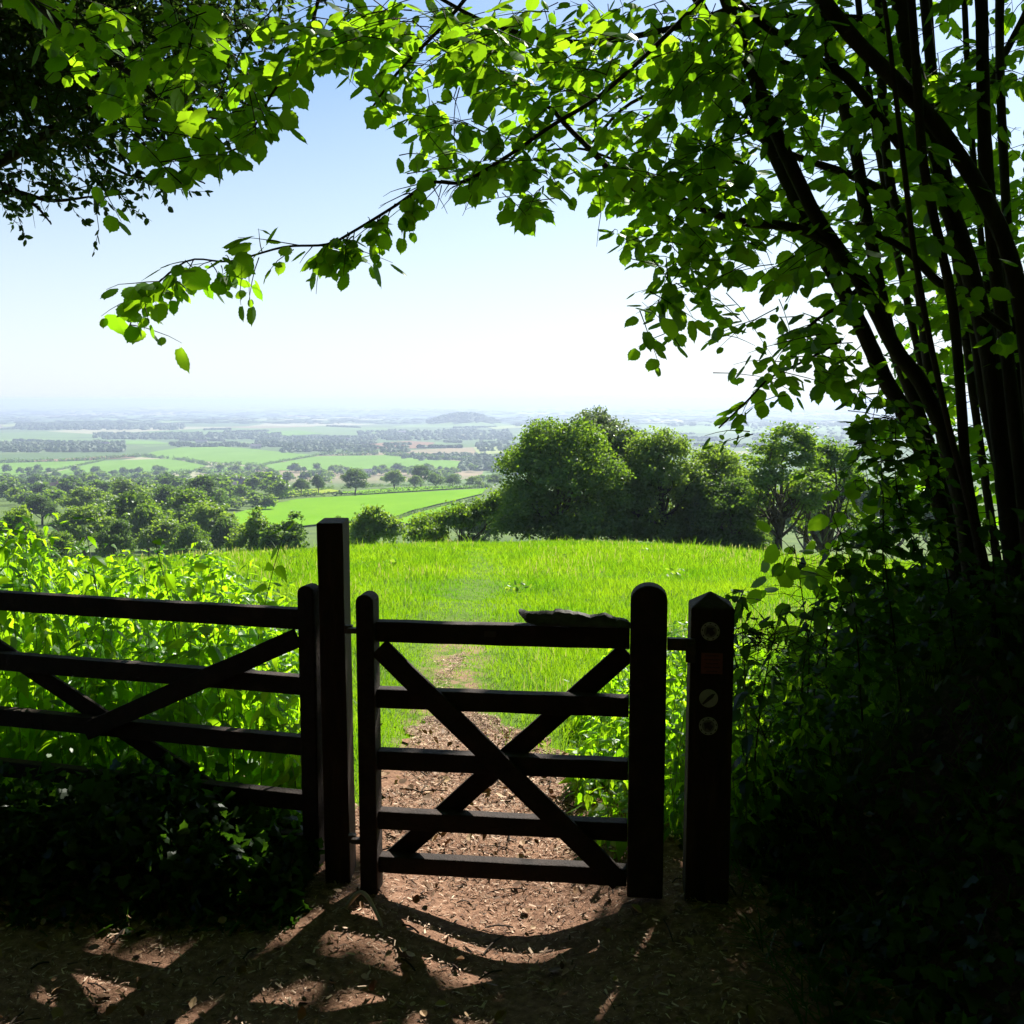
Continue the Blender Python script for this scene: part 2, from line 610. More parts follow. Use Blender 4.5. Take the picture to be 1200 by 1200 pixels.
# wood chips and fallen leaves on the path
def build_litter():
    n = 95000
    y = 2.5+rs.rand(n)**1.1*5.6
    l, r = path_edges(y)
    x = l+(r-l)*rs.rand(n)
    keep = blotch(x, y, .35, 3) > .22
    keep &= ~((y > 4.4) & (rs.rand(n) > 1.3-(y-4.4)*.2)) & ~((y > 6.2) & (rs.rand(n) < .8))
    x, y = x[keep], y[keep]
    n = len(x)
    z = zterr(x, y)+.014+.012*rs.rand(n)
    A = rdir(n)
    A[:, 2] *= .25
    N = rdir(n, 2.2)
    big = rs.rand(n)**4
    S = .008+.028*big
    tv = np.array([(-.12, 0, 0), (.12, .05, .02), (.09, 1, .08), (-.11, .9, .02)], float)
    tv[:, 1] -= .5
    S = S*rs.uniform(.5, 1.1, n)
    V, T = leaves(np.stack([x, y, z], -1), A, N, S, (tv, np.array([(0, 1, 2), (0, 2, 3)])))
    o = link_mesh('wood_chip_litter', tri_mesh('wood_chip_litter', V, T), M['chip'])
    tag(o, 'loose brown wood chips and bark bits strewn over the trodden path', 'litter', kind='stuff')
    n = 800
    y = 2.3+rs.rand(n)*3.6
    l, r = path_edges(y)
    x = l+(r-l)*rs.rand(n)
    x = np.where(rs.rand(n) < .4, rs.uniform(-3, 1.6, n), x)
    z = zterr(x, y)+.02+.015*rs.rand(n)
    A = rdir(n)
    A[:, 2] = A[:, 2]*.3+.1
    t = tmpl([(.25, .1), (.42, .45), (.2, .85)], [0, .5, 1], .45, .25)
    V, T = leaves(np.stack([x, y, z], -1), A, rdir(n, 1.8), .018+.028*rs.rand(n), t)
    o = link_mesh('fallen_leaves', tri_mesh('fallen_leaves', V, T), M['deadleaf'])
    tag(o, 'dry curled fallen leaves lying scattered over the shaded lane', 'fallen leaves', kind='stuff')
    mb = MB()
    for q in range(90):
        yy = random.uniform(2.4, 5.2)
        le, ri = path_edges(yy)
        xx = random.uniform(le, ri)
        a = random.uniform(0, 6.3)
        ln = random.uniform(.05, .16)
        pts = [(xx+math.cos(a)*t*ln, yy+math.sin(a)*t*ln, float(zterr(xx, yy))+.025+.01*math.sin(t*3)) for t in (0, .3, .6, 1)]
        mb.tube(pts, random.uniform(.0015, .004), 5)
    o = mb.build('fallen_twigs', M['bark'])
    tag(o, 'thin dark broken twigs lying about on the path litter', 'twigs', kind='stuff')
    mb = MB()
    g0 = np.array([-.62, 3.62, 0.02])
    mb.tube(catmull([g0+np.array(p) for p in [(0, 0, .0), (.05, .012, .055), (.09, -.02, .05), (.14, -.10, .01), (.155, -.135, .0)]], 4), [.006, .008, .009, .009, .008, .008, .008, .008, .008, .007, .007, .006, .006, .005, .005, .004, .003], 6)
    o = mb.build('bent_stick', M['stick'], smooth=True)
    tag(o, 'pale bent dry stick lying on the path below the small gate', 'stick')


build_litter()

# ------------------------------------------------------------------ timber: gates and posts
GA, GB = np.array([-.545, 3.80]), np.array([.465, 3.68])
GD = (GB-GA)/np.linalg.norm(GB-GA)
GN = np.array([GD[1], -GD[0]])            # towards the viewer


def gp(s, d, z, A=GA, D=GD, N=GN):
    q = A+D*s+N*d
    return (q[0], q[1], z)


def round_post(mb, A, D, N, s0, s1, z0, ztop, th, d0=0.0):
    """upright with a rounded top, in the plane of a gate"""
    w = s1-s0
    c = (s0+s1)/2
    rr = w/2
    hgt = rr*.85
    pts = [gp(s0, d0, z0, A, D, N), gp(s1, d0, z0, A, D, N)]
    for k in range(0, 13):
        t = math.pi*k/12
        pts.append(gp(c+rr*math.cos(t), d0, ztop-hgt+hgt*math.sin(t), A, D, N))
    mb.prism(pts, (-N[0]*th, -N[1]*th, 0))


def bar(mb, A, D, N, s0, z0, s1, z1, w, th, d0):
    """straight rail or brace between two points of the gate plane; w = height across"""
    v = np.array([s1-s0, z1-z0])
    v /= np.linalg.norm(v)
    nn = np.array([-v[1], v[0]])*w/2
    k = 8
    pts = []
    for side in (-1, 1):
        for i in range(k+1):
            t = i/k if side == -1 else 1-i/k
            jit = random.uniform(-.0015, .0015)
            p = np.array([s0, z0])*(1-t)+np.array([s1, z1])*t+nn*side*(1+jit/w*2)
            pts.append(gp(p[0], d0, p[1], A, D, N))
    mb.prism(pts, (-N[0]*th, -N[1]*th, 0))


def make_bridle_gate():
    g = empty('footpath_gate', (GA[0], GA[1], 0), label='small dark wooden gate with five rails and crossed braces across the path', cat='gate')
    inv = np.array([GA[0], GA[1], 0])

    def fin(mb, name, mat=M['timber'], bevel=.004, par=g, smooth=False):
        mb.v = [(x-inv[0], y-inv[1], z) for x, y, z in mb.v]
        o = mb.build(name, mat, par, smooth, bevel)
        return o
    mb = MB()
    round_post(mb, GA, GD, GN, -.035, .033, .005, 1.176, .095, .045)
    fin(mb, 'stile', bevel=.006)
    mb = MB()
    round_post(mb, GA, GD, GN, .985, 1.118, .05, 1.232, .09, .042)
    fin(mb, 'stile', bevel=.008)
    for z, w in ((1.030, .078), (.772, .074), (.531, .072), (.293, .072), (.116, .068)):
        mb = MB()
        bar(mb, GA, GD, GN, .034, z, .984, z, w, .055, .02)
        fin(mb, 'rail')
    mb = MB()
    bar(mb, GA, GD, GN, .05, .975, .96, .105, .082, .018, .0395)
    fin(mb, 'brace', bevel=.003)
    mb = MB()
    bar(mb, GA, GD, GN, .045, .085, .975, .968, .078, .018, -.0365)
    fin(mb, 'brace', bevel=.003)
    mb = MB()
    q = gp(1.18, .0, 1.0)
    R = np.array([[GD[0], -GN[0], 0], [GD[1], -GN[1], 0], [0, 0, 1]])
    mb.box(gp(1.17, 0, 1.012), (.10, .028, .045), R)
    mb.box(gp(1.205, 0, .985), (.035, .036, .075), R)
    fin(mb, 'latch', M['iron'], .003)
    for z in (1.03, .2):
        mb = MB()
        mb.box(gp(-.055, .0, z), (.045, .03, .02), R)
        fin(mb, 'hinge', M['iron'], .003)
    mb = MB()
    mb.box(gp(.47, .0205, 1.035), (.045, .004, .022), R)
    fin(mb, 'nail_plate', M['iron'], .001)


make_bridle_gate()


def make_bark_strip():
    # ragged sheet of bark lying on the top rail
    zt = 1.071
    prof = [(0, .075), (.05, .078), (.12, .081), (.185, .085), (.20, .1), (.215, .1), (.235, .091), (.32, .083), (.37, .068), (.43, .074), (.455, .086), (.475, .07), (.50, .055), (.53, .05), (.56, .05), (.577, .03), (.585, .012)]
    prof = [(a*.70, b*.74) for a, b in prof]
    s0 = .575
    base = np.array(gp(s0, .02, zt))
    k = 40
    xs = np.linspace(0, .585*.70, k)
    top = np.interp(xs, [p[0] for p in prof], [p[1] for p in prof])
    bot = np.interp(xs, [0, .03, .07, .21, .41], [.048, .014, .003, .002, .002])
    mb = MB()
    rows = []
    for d in (0, 1, 2, 3, 4):
        t = d/4
        yy = -.0+.085*t
        rowt = []
        for i in range(k):
            x = xs[i]
            crown = (top[i]-bot[i])*(1-.55*abs(t-.35)/.65) if t > .35 else (top[i]-bot[i])*(.12+.88*(t/.35))
            z = bot[i]+crown*.95+random.uniform(-.0025, .0025)
            rowt.append((x+random.uniform(-.002, .002), z, yy))
        rows.append(rowt)
    V, F = [], []
    for r in rows:
        for (x, z, yy) in r:
            q = gp(s0+x, .035-yy, zt+z)
            V.append(q)
    n1 = len(V)
    for r in rows:
        for i, (x, z, yy) in enumerate(r):
            V.append(gp(s0+x, .035-yy, zt+bot[i]+.001))
    m = len(rows)
    for a in range(m-1):
        for i in range(k-1):
            F.append((a*k+i, a*k+i+1, (a+1)*k+i+1, (a+1)*k+i))
            F.append((n1+a*k+i, n1+(a+1)*k+i, n1+(a+1)*k+i+1, n1+a*k+i+1))
    for i in range(k-1):
        F.append((i, n1+i, n1+i+1, i+1))
        b = (m-1)*k
        F.append((b+i, b+i+1, n1+b+i+1, n1+b+i))
    for a in range(m-1):
        F.append((a*k, (a+1)*k, n1+(a+1)*k, n1+a*k))
        F.append((a*k+k-1, n1+a*k+k-1, n1+(a+1)*k+k-1, (a+1)*k+k-1))
    mb.add(V, F)
    o = mb.build('bark_strip', M['peel'])
    tag(o, 'ragged dark strip of bark lying on the top rail of the small gate', 'bark')


make_bark_strip()


def make_hanging_post():
    c = np.array([-.690, 3.93])
    g = empty('gate_post', (c[0], c[1], 0), math.radians(1.5), label='tall square wooden post standing between the two gates', cat='post')
    mb = MB()
    # slightly twisted, checked timber
    V, F = [], []
    zs = np.linspace(-.06, 1.435, 12)
    for i, z in enumerate(zs):
        w, d = .049+random.uniform(-.0008, .0008), .092+random.uniform(-.001, .001)
        for (a, b) in ((-1, -1), (1, -1), (1, 1), (-1, 1)):
            V.append((a*w+.004*(1-z), b*d, z))
    for i in range(11):
        for k in range(4):
            F.append((i*4+k, i*4+(k+1) % 4, (i+1)*4+(k+1) % 4, (i+1)*4+k))
    F += [(3, 2, 1, 0), (44, 45, 46, 47)]
    mb.add(V, F)
    mb.build('post_body', M['post_timber'], g, bevel=.004)
    for z in (1.03, .2):
        mb = MB()
        mb.box((.064, -.10, z), (.03, .03, .03))
        mb.build('hinge_pin', M['iron'], g, bevel=.003)


make_hanging_post()

FA, FB = np.array([-.80, 3.98]), np.array([-2.209, 4.362])
FD = (FB-FA)/np.linalg.norm(FB-FA)
FN = np.array([FD[1], -FD[0]])
if FN[1] > 0:
    FN = -FN


def make_field_gate():
    g = empty('field_gate', (FA[0], FA[1], 0), label='wide dark wooden five-bar field gate half sunk in nettles', cat='gate')

    def fin(mb, name, mat=M['timber'], bevel=.004):
        mb.v = [(x-FA[0], y-FA[1], z) for x, y, z in mb.v]
        return mb.build(name, mat, g, False, bevel)
    Lg = 3.0
    for s0, s1 in ((-.035, .035), (Lg-.035, Lg+.035)):
        mb = MB()
        round_post(mb, FA, FD, FN, s0, s1, .03, 1.175, .075, .0375)
        fin(mb, 'stile', bevel=.006)
    for z, w in ((1.034, .08), (.766, .076), (.517, .076), (.284, .072), (.11, .072)):
        mb = MB()
        bar(mb, FA, FD, FN, .036, z, Lg-.036, z, w, .05, .02)
        fin(mb, 'rail')
    mb = MB()
    bar(mb, FA, FD, FN, .04, .965, 1.04, .497, .078, .02, .0395)
    fin(mb, 'brace', bevel=.003)
    mb = MB()
    bar(mb, FA, FD, FN, 1.62, .86, .12, .08, .074, .018, -.0315)
    fin(mb, 'brace', bevel=.003)
    p = empty('field_gate_post', (float(FA[0]+FD[0]*(Lg+.12)), float(FA[1]+FD[1]*(Lg+.12)), 0), label='square wooden post at the far end of the field gate', cat='post')
    mb = MB()
    mb.box((0, 0, .65), (.14, .14, 1.4))
    mb.build('post_body', M['post_timber'], p, bevel=.006)
    mb = MB()
    mb.box((.0, 0, 1.36), (.15, .15, .03))
    mb.build('post_cap', M['post_timber'], p, bevel=.006)


make_field_gate()


def make_signpost():
    c = np.array([.737, 3.73])
    g = empty('signpost', (c[0], c[1], 0), math.radians(-6), label='squat square waymark post with pointed top and round markers beside the gate', cat='signpost')
    mb = MB()
    w = .078
    V = [(a*w*k, b*w*k, z) for z, k in ((-.05, 1.04), (.6, 1.02), (1.145, 1.0)) for a, b in ((-1, -1), (1, -1), (1, 1), (-1, 1))]+[(-.004, 0, 1.197)]
    F = [(i*4+k, i*4+(k+1) % 4, (i+1)*4+(k+1) % 4, (i+1)*4+k) for i in range(2) for k in range(4)]
    F += [(8, 9, 12), (9, 10, 12), (10, 11, 12), (11, 8, 12), (3, 2, 1, 0)]
    mb.add(V, F)
    mb.build('post_body', M['post_timber'], g, bevel=.005)

    def disc(mb, x, z, r0, r1, y0, y1, n=28):
        V, F = [], []
        for k in range(n):
            t = 2*math.pi*k/n
            cs, sn = math.cos(t), math.sin(t)
            V += [(x+r1*cs, y0, z+r1*sn), (x+r1*cs, y1, z+r1*sn), (x+r0*cs, y0, z+r0*sn), (x+r0*cs, y1, z+r0*sn)]
        for k in range(n):
            a, b = k*4, ((k+1) % n)*4
            F += [(a, b, b+1, a+1), (a+2, a+3, b+3, b+2), (a+1, b+1, b+3, a+3), (a, a+2, b+2, b)]
        mb.add(V, F)

    def solid(mb, x, z, r, y0, y1, n=28):
        pts = [(x+r*math.cos(2*math.pi*k/n), y0, z+r*math.sin(2*math.pi*k/n)) for k in range(n)]
        mb.prism(pts, (0, y1-y0, 0))
    f = -w*1.012

    def poly(mb, pts, y0, th=.0015):
        mb.prism([(x, y0, z) for x, z in pts], (0, -th, 0))

    def rot(pts, a, cx, cz, s=1):
        ca, sa = math.cos(a), math.sin(a)
        return [(cx+s*(x*ca-z*sa), cz+s*(x*sa+z*ca)) for x, z in pts]
    arrow = [(-.010, -.016), (.010, -.016), (.010, .0), (.02, .0), (0, .02), (-.02, .0), (-.010, .0)]
    for z, ang, lab in ((1.062, .7, 'pale waymark disc with arrow near the post top'), (.708, .95, 'pale waymark disc with arrow, lowest on the post')):
        mb = MB()
        disc(mb, -.008, z, .0235, .034, f, f-.004)
        o = mb.build('waymark_disc', M['white'], g)
        o['label'] = lab
        mb = MB()
        solid(mb, -.008, z, .0233, f, f-.003)
        mb.build('disc_centre', M['dim'], o)
        mb = MB()
        poly(mb, rot(arrow, ang, -.008, z, 1.0), f-.003)
        mb.build('arrow', M['black'], o)
        mb = MB()
        for k in range(9):
            t = 2*math.pi*k/9+.2
            mb.box((-.008+.0288*math.cos(t), f-.0045, z+.0288*math.sin(t)), (.006, .001, .004), [[math.sin(t), 0, math.cos(t)], [0, 1, 0], [-math.cos(t), 0, math.sin(t)]])
        mb.build('lettering', M['black'], o)
    mb = MB()
    solid(mb, -.009, .812, .034, f, f-.004)
    o = mb.build('waymark_disc', M['white'], g)
    o['label'] = 'plain pale round marker with a dark diagonal quill'
    mb = MB()
    quill = [(-.003, -.03), (.003, -.03), (.0055, -.012), (.008, .012), (.003, .03), (-.004, .02), (-.006, 0)]
    poly(mb, rot(quill, -.78, -.009, .812), f-.0042)
    mb.build('quill', M['black'], o)
    mb = MB()
    mb.box((-.0, f-.002, .943), (.078, .004, .078))
    o = mb.build('notice', M['red'], g, bevel=.001)
    for k, ln in enumerate((.05, .058, .044, .056, .04)):
        mb = MB()
        mb.box((0, f-.0046, .972-k*.0145), (ln, .0012, .0045))
        mb.build('text_line', M['redink'], o)


make_signpost()

# ------------------------------------------------------------------ lit and shaded ground, shaped by which leaves are left out
def shadow_xy(Pt):
    k = Pt[:, 2]/SD[2]
    return Pt[:, 0]-SD[0]*k, Pt[:, 1]-SD[1]*k


def keep_leaf(Pt, soft=0.0):
    """False for leaves that would shade the openings the sun comes through"""
    x, y = shadow_xy(Pt)
    n = blotch(x, y, .22, 5)
    field = (y > 4.12+.12*np.sin(x*3)) & (x < 1.15) & (x > -9)
    patch = (x > -.80-.4*(3.6-y)) & (x < .34-.30*(3.7-y)+.06*np.sin(y*9)) & (y > 2.7) & (y < 4.3)
    patch &= ((n < .78) & (blotch(x, y, .08, 8) < .68)) | ((y > 3.42) & (x < .22) & ((x > -.5) | (blotch(x, y, .1, 19) > .6)))
    streak = (np.abs(x-(.60-.466*(3.6-y))) < .05) & (y > 3.0) & (y < 3.5) & (blotch(x, y, .09, 4) > .55)
    spots = (blotch(x, y, .15, 9) > .56) & (blotch(x, y, .07, 14) > .3) & (y > 2.4) & (y < 3.5) & (x < -.4) & (x > -2.6) & (blotch(x, y, .5, 2) > .22)
    spots |= (blotch(x, y, .12, 13) > .86) & (y > 2.6) & (y < 3.6) & (x > -.6) & (x < 1.0)
    rej = field | patch | streak | spots
    thin = (y < 2.3) & (y > -.4) & ((blotch(x, y, .6, 31) > .56) | (rs.rand(len(Pt)) < .12)) if soft == 0 else np.zeros(len(Pt), bool)
    return (~rej & ~thin) | (rs.rand(len(Pt)) < soft)


# ------------------------------------------------------------------ hazel tree on the bank
hazel = empty('hazel_tree', (2.3, 4.9, float(zterr(2.3, 4.9))), label='many-stemmed hazel tree on the bank arching its leafy boughs over the gate', cat='tree')
HB = np.array(hazel.location)


def hz(mb, name, mat, smooth=True):
    mb.v = [(x-HB[0], y-HB[1], z-HB[2]) for x, y, z in mb.v]
    return mb.build(name, mat, hazel, smooth)


STEMS = [  # traced left to right from the top of the frame down to the stool; width in px; depth top, depth base
    ([(940, -40), (965, 0), (1005, 50), (1050, 95), (1100, 150), (1150, 225), (1183, 300), (1203, 400), (1215, 560), (1225, 720)], 21, 4.3, 4.2),
    ([(1045, -60), (1055, 0), (1070, 80), (1092, 150), (1112, 240), (1140, 330), (1165, 450), (1182, 600), (1195, 730)], 24, 4.7, 4.7),
    ([(955, -40), (963, 20), (980, 95), (1000, 165), (1015, 250), (1027, 320), (1045, 400), (1075, 480), (1105, 580), (1130, 700)], 16, 5.4, 5.1),
    ([(880, 80), (905, 145), (930, 200), (960, 260), (995, 310), (1020, 352), (1050, 410), (1080, 450), (1112, 525), (1128, 600), (1140, 700)], 19, 4.6, 4.75),
    ([(940, 250), (965, 300), (990, 345), (1015, 395), (1035, 440), (1058, 480), (1085, 540), (1110, 620), (1130, 710)], 21, 4.9, 4.9),
    ([(1028, -60), (1030, 0), (1035, 130), (1045, 225), (1065, 280), (1080, 360), (1088, 430), (1105, 520), (1135, 640), (1150, 720)], 13, 5.5, 5.2),
    ([(1075, 100), (1082, 190), (1100, 280), (1115, 350), (1125, 450), (1132, 550), (1150, 650), (1175, 750)], 13, 4.2, 4.35),
    ([(1095, 120), (1105, 215), (1125, 310), (1145, 400), (1155, 475), (1178, 575), (1195, 660), (1205, 750)], 16, 5.0, 4.9),
    ([(1146, -60), (1150, 0), (1152, 100), (1155, 175), (1165, 300), (1178, 400), (1192, 520), (1205, 640), (1215, 740)], 17, 4.5, 4.6),
    ([(1128, -60), (1130, 0), (1138, 150), (1150, 280), (1168, 420), (1185, 560), (1200, 720)], 8, 5.8, 5.4),
    ([(1225, -40), (1200, 20), (1165, 90), (1150, 160), (1160, 260), (1190, 400), (1215, 600), (1225, 730)], 10, 5.6, 5.3),
    ([(1085, -60), (1092, 60), (1104, 180), (1122, 320), (1140, 460), (1160, 600), (1180, 730)], 10, 5.9, 5.5),
    ([(1000, -60), (1012, 60), (1030, 180), (1052, 300), (1078, 420), (1108, 540), (1140, 690)], 9, 6.0, 5.6),
    ([(1172, -60), (1172, 80), (1178, 220), (1188, 380), (1198, 540), (1208, 720)], 12, 5.2, 5.0),
    ([(1060, 200), (1072, 300), (1090, 400), (1112, 500), (1140, 610), (1165, 720)], 8, 4.0, 4.2),
]
BRANCHES = [
    ([(625, 122), (645, 128), (665, 145), (690, 175), (725, 210), (755, 225), (790, 235), (840, 252), (880, 262), (930, 268), (968, 285), (985, 305)], 4, 13, 5.0, 4.62),
    ([(145, 388), (170, 345), (220, 308), (270, 300), (330, 297), (375, 288), (420, 272), (470, 240), (510, 222), (545, 208), (600, 182), (650, 150), (700, 110), (770, 50), (840, -20)], 1.5, 5.5, 4.3, 4.2),
    ([(850, -30), (870, 0), (920, 40), (955, 66), (990, 95), (1040, 150), (1075, 190), (1095, 225)], 9, 13, 4.6, 4.7),
    ([(860, 15), (905, 12), (950, 22), (1000, 24), (1040, 32)], 5, 9, 4.9, 4.75),
    ([(860, 140), (925, 175), (990, 200), (1036, 225)], 6, 11, 5.3, 5.4),
    ([(1000, 262), (1055, 295), (1100, 330), (1150, 362), (1182, 388)], 7, 13, 4.5, 4.3),
    ([(640, 172), (690, 175), (760, 206), (800, 212), (850, 190), (880, 200)], 2.5, 5, 5.2, 5.4),
    ([(938, 395), (960, 378), (985, 360), (1004, 340)], 3, 6, 4.7, 4.8),
    ([(232, 166), (205, 135), (165, 104), (140, 80), (90, 40), (40, 0), (0, -40)], 5, 10, 4.2, 4.6),
    ([(305, 145), (330, 100), (345, 75), (365, 35), (380, -10), (420, -60)], 2.5, 5, 4.0, 4.2),
    ([(690, 170), (740, 120), (830, 85), (900, 70), (960, 90)], 3, 7, 5.6, 5.3),
    ([(500, -10), (580, 30), (680, 50), (780, 40), (870, 5)], 4, 8, 4.9, 4.7),
    ([(440, 130), (470, 80), (520, 30), (560, -20)], 2.5, 5, 4.4, 4.4),
    ([(845, 500), (870, 470), (905, 440), (935, 420), (985, 400)], 1.8, 3.5, 4.5, 4.7),
]
SKYGAP = [[(335, 165), (350, 110), (385, 85), (425, 92), (440, 140), (468, 190), (476, 235), (430, 262), (340, 285), (200, 305), (130, 275), (190, 225), (250, 215), (330, 225), (345, 200)],
          [(548, 216), (600, 268), (650, 250), (690, 215), (712, 260), (712, 300), (735, 320), (745, 400), (700, 430), (480, 330), (498, 290), (478, 262)],
          [(850, 345), (900, 318), (905, 345), (870, 372)]]
twigs = MB()
bough_pts = []
for pts, w, y0, y1 in STEMS:
    pts = np.array(pts, float)
    Ys = np.linspace(y0, y1, len(pts))
    W = P(pts[:, 0], pts[:, 1], Ys)
    W = catmull(W, 5)
    # continue up out of the picture and down into the stool
    up = unit(W[0]-W[4])
    ext = [W[0]+up*k+np.array([-.02*k*k, 0, .05*k]) for k in (2.6, 1.8, 1.0, .45)]
    dn = W[-1]+np.array([.03, .0, -.35])
    full = np.vstack([ext, W, dn])
    r = (.87*w/1200*np.linspace(y0, y1, len(full)))/2
    r = r*np.linspace(.85, 1.15, len(full))
    r[:4] *= [.35, .5, .7, .85]
    mb = MB()
    mb.tube(full, r, 10, .05)
    hz(mb, 'stem', M['bark'])
    bough_pts.append(full[:int(len(full)*.55)])
for pts, w0, w1, y0, y1 in BRANCHES:
    pts = np.array(pts, float)
    Ys = np.linspace(y0, y1, len(pts))
    W = P(pts[:, 0], pts[:, 1], Ys)+rs.normal(0, .012, (len(pts), 3))
    W[-1] = P(pts[-1, 0], pts[-1, 1], y1)
    W = catmull(W, 5)
    r = np.linspace(w0, w1, len(W))/1200*np.linspace(y0, y1, len(W))/2
    mb = MB()
    mb.tube(W, r, 7, .04)
    hz(mb, 'branch', M['bark'])
    bough_pts.append(W)


def pix(Pt):
    X, Y, Z = Pt[:, 0], Pt[:, 1], Pt[:, 2]-CAMH
    dep = Y*CP-Z*SP
    return 600+1200*X/dep, 600-1200*(Y*SP+Z*CP)/dep, dep


def spray(p, d, L, n, ls, LP, LA, LN, LS, tw=True, free=False):
    """a leafy twig: alternate leaves on a drooping axis"""
    d = unit(d)
    uu, vv, _ = pix(np.array([p, p+d*L*.6, p+d*L]))
    if in_polys(uu, vv, SKYGAP).any() and (uu.mean() > 345 or vv.mean() < 270) and not free:
        return
    q = [p]
    dd = d.copy()
    st = L/4
    for k in range(4):
        dd = unit(dd+np.array([0, 0, -.10])+rs.normal(0, .08, 3))
        q.append(q[-1]+dd*st)
    q = np.array(q)
    if tw:
        twigs.tube(q, [.0028, .0024, .002, .0015, .001], 3)
    side = unit(np.cross(d, [0, 0, 1])+1e-4)
    for k in range(n):
        t = (k+.5)/n*4
        i = min(int(t), 3)
        b = q[i]+(q[i+1]-q[i])*(t-i)
        sgn = 1 if k % 2 else -1
        a = .55*dd+sgn*.75*side+np.array([0, 0, -.38])+rs.normal(0, .32, 3)
        if k == n-1:
            a = dd+rs.normal(0, .2, 3)+np.array([0, 0, -.3])
        a = unit(a)
        LP.append(b+a*.012)
        LA.append(a)
        LN.append(np.array([0, -.15, 1.])+rs.normal(0, .38, 3))
        LS.append(ls*random.uniform(.45, 1.32))


LP, LA, LN, LS = [], [], [], []
# (polygon, number of sprays, depth range, leaf size m)
ZONES = [
    ([(35, 105), (60, 40), (110, 0), (330, 0), (430, 40), (400, 75), (350, 85), (340, 110), (300, 120), (240, 125), (190, 120), (140, 130), (90, 90)], 62, (3.7, 4.7), .088),
    ([(150, 120), (250, 110), (330, 120), (345, 150), (335, 212), (300, 210), (250, 195), (190, 195), (175, 180)], 26, (3.7, 4.3), .09),
    ([(115, 230), (145, 225), (140, 255), (120, 260)], 1, (4, 4.1), .07),
    ([(330, 0), (650, 0), (650, 60), (560, 90), (480, 60), (420, 60)], 75, (3.9, 5.3), .088),
    ([(440, 85), (480, 60), (480, 110), (470, 140), (450, 130)], 6, (4.2, 4.6), .085),
    ([(480, 70), (560, 60), (680, 60), (690, 150), (640, 225), (600, 255), (560, 225), (510, 235), (485, 180)], 62, (4.0, 5.4), .088),
    ([(640, 0), (900, 0), (900, 130), (860, 200), (760, 220), (700, 150), (650, 100)], 130, (4.0, 5.8), .09),
    ([(700, 190), (850, 200), (940, 240), (960, 330), (900, 330), (840, 310), (760, 300), (715, 290)], 60, (4.0, 5.2), .088),
    ([(760, 300), (845, 300), (850, 340), (800, 365), (765, 395), (742, 400), (750, 370), (770, 340)], 17, (4.1, 4.7), .085),
    ([(820, 330), (880, 370), (960, 350), (1000, 400), (1010, 455), (985, 460), (940, 440), (915, 440), (890, 475), (868, 460), (835, 420)], 26, (4.2, 5.0), .082),
    ([(845, 480), (870, 478), (872, 500), (862, 520), (848, 515)], 2, (4.4, 4.6), .06),
    ([(900, 0), (1220, 0), (1220, 200), (1000, 250), (900, 220)], 150, (4.3, 7.5), .09),
    ([(950, 230), (1220, 200), (1220, 420), (1080, 430), (1010, 330)], 150, (4.6, 8.0), .088),
    ([(1040, 400), (1220, 400), (1220, 620), (1100, 640), (1050, 500)], 115, (5.0, 7.5), .085),
    ([(1220, 0), (1430, -40), (1420, 640), (1220, 640)], 110, (4.6, 7.5), .088),
    ([(1000, 470), (1060, 450), (1100, 520), (1110, 640), (1020, 640), (985, 600), (1000, 530)], 36, (4.2, 5.2), .075),
]
for poly, cnt, (y0, y1), ls in ZONES:
    pa = np.array(poly)
    k = 0
    lo, hi = pa.min(0), pa.max(0)
    cnt = int(cnt*1.3)
    ls = ls*.74
    while k < cnt:
        x, y = rs.uniform(lo[0], hi[0]), rs.uniform(lo[1], hi[1])
        if not in_poly(np.array([x]), np.array([y]), poly)[0]:
            continue
        k += 1
        Y = rs.uniform(y0, y1)
        p = P(x, y, Y)
        d = np.array([rs.normal(-.35, .75), rs.normal(-.1, .5), rs.normal(-.12, .3)])
        L = random.uniform(.16, .34)
        spray(p-unit(d)*L*.5, d, L, random.randint(5, 8), ls, LP, LA, LN, LS)
# leaves hanging along the long bough that droops into the sky
b = bough_pts[len(STEMS)+1]
for k in range(58):
    t = (k/58)**.8
    i = int(3+t*(len(b)-1)*.66)
    p = b[i]+rs.normal(0, .01, 3)
    dens = 1 if t < .3 else .8
    if .33 < t < .45 and k % 3:
        continue
    d = np.array([rs.normal(-.3 if t > .25 else .1, .4), rs.normal(0, .4), -.45+rs.normal(0, .3)])
    spray(p, d, random.uniform(.06, .10+.12*min(1, t*4)), random.randint(3, 6), .055, LP, LA, LN, LS, free=True)
# sprays along the other boughs
for W in bough_pts:
    for k in range(int(len(W)*.35)):
        i = rs.randint(len(W))
        d = rs.normal(0, 1, 3)
        d[2] *= .3
        p = W[i]
        if p[2] > 6.5:
            continue
        spray(p, d, random.uniform(.12, .28), random.randint(3, 6), .08, LP, LA, LN, LS)
LP, LA, LN, LS = map(np.array, (LP, LA, LN, LS))

u, v, dep = pix(LP)
km = ~in_polys(u, v, SKYGAP) | (v > 262) & (u < 500)
bl = (blotch(u, v, 30, 4) < .80) | (blotch(u, v, 80, 6) < .45)
km &= bl
km &= keep_leaf(LP, .12)
LP, LA, LN, LS = LP[km], LA[km], LN[km], LS[km]
crown_parts = [leaves(LP, LA, LN, LS, HAZEL)]
print('hazel leaves', len(LP))

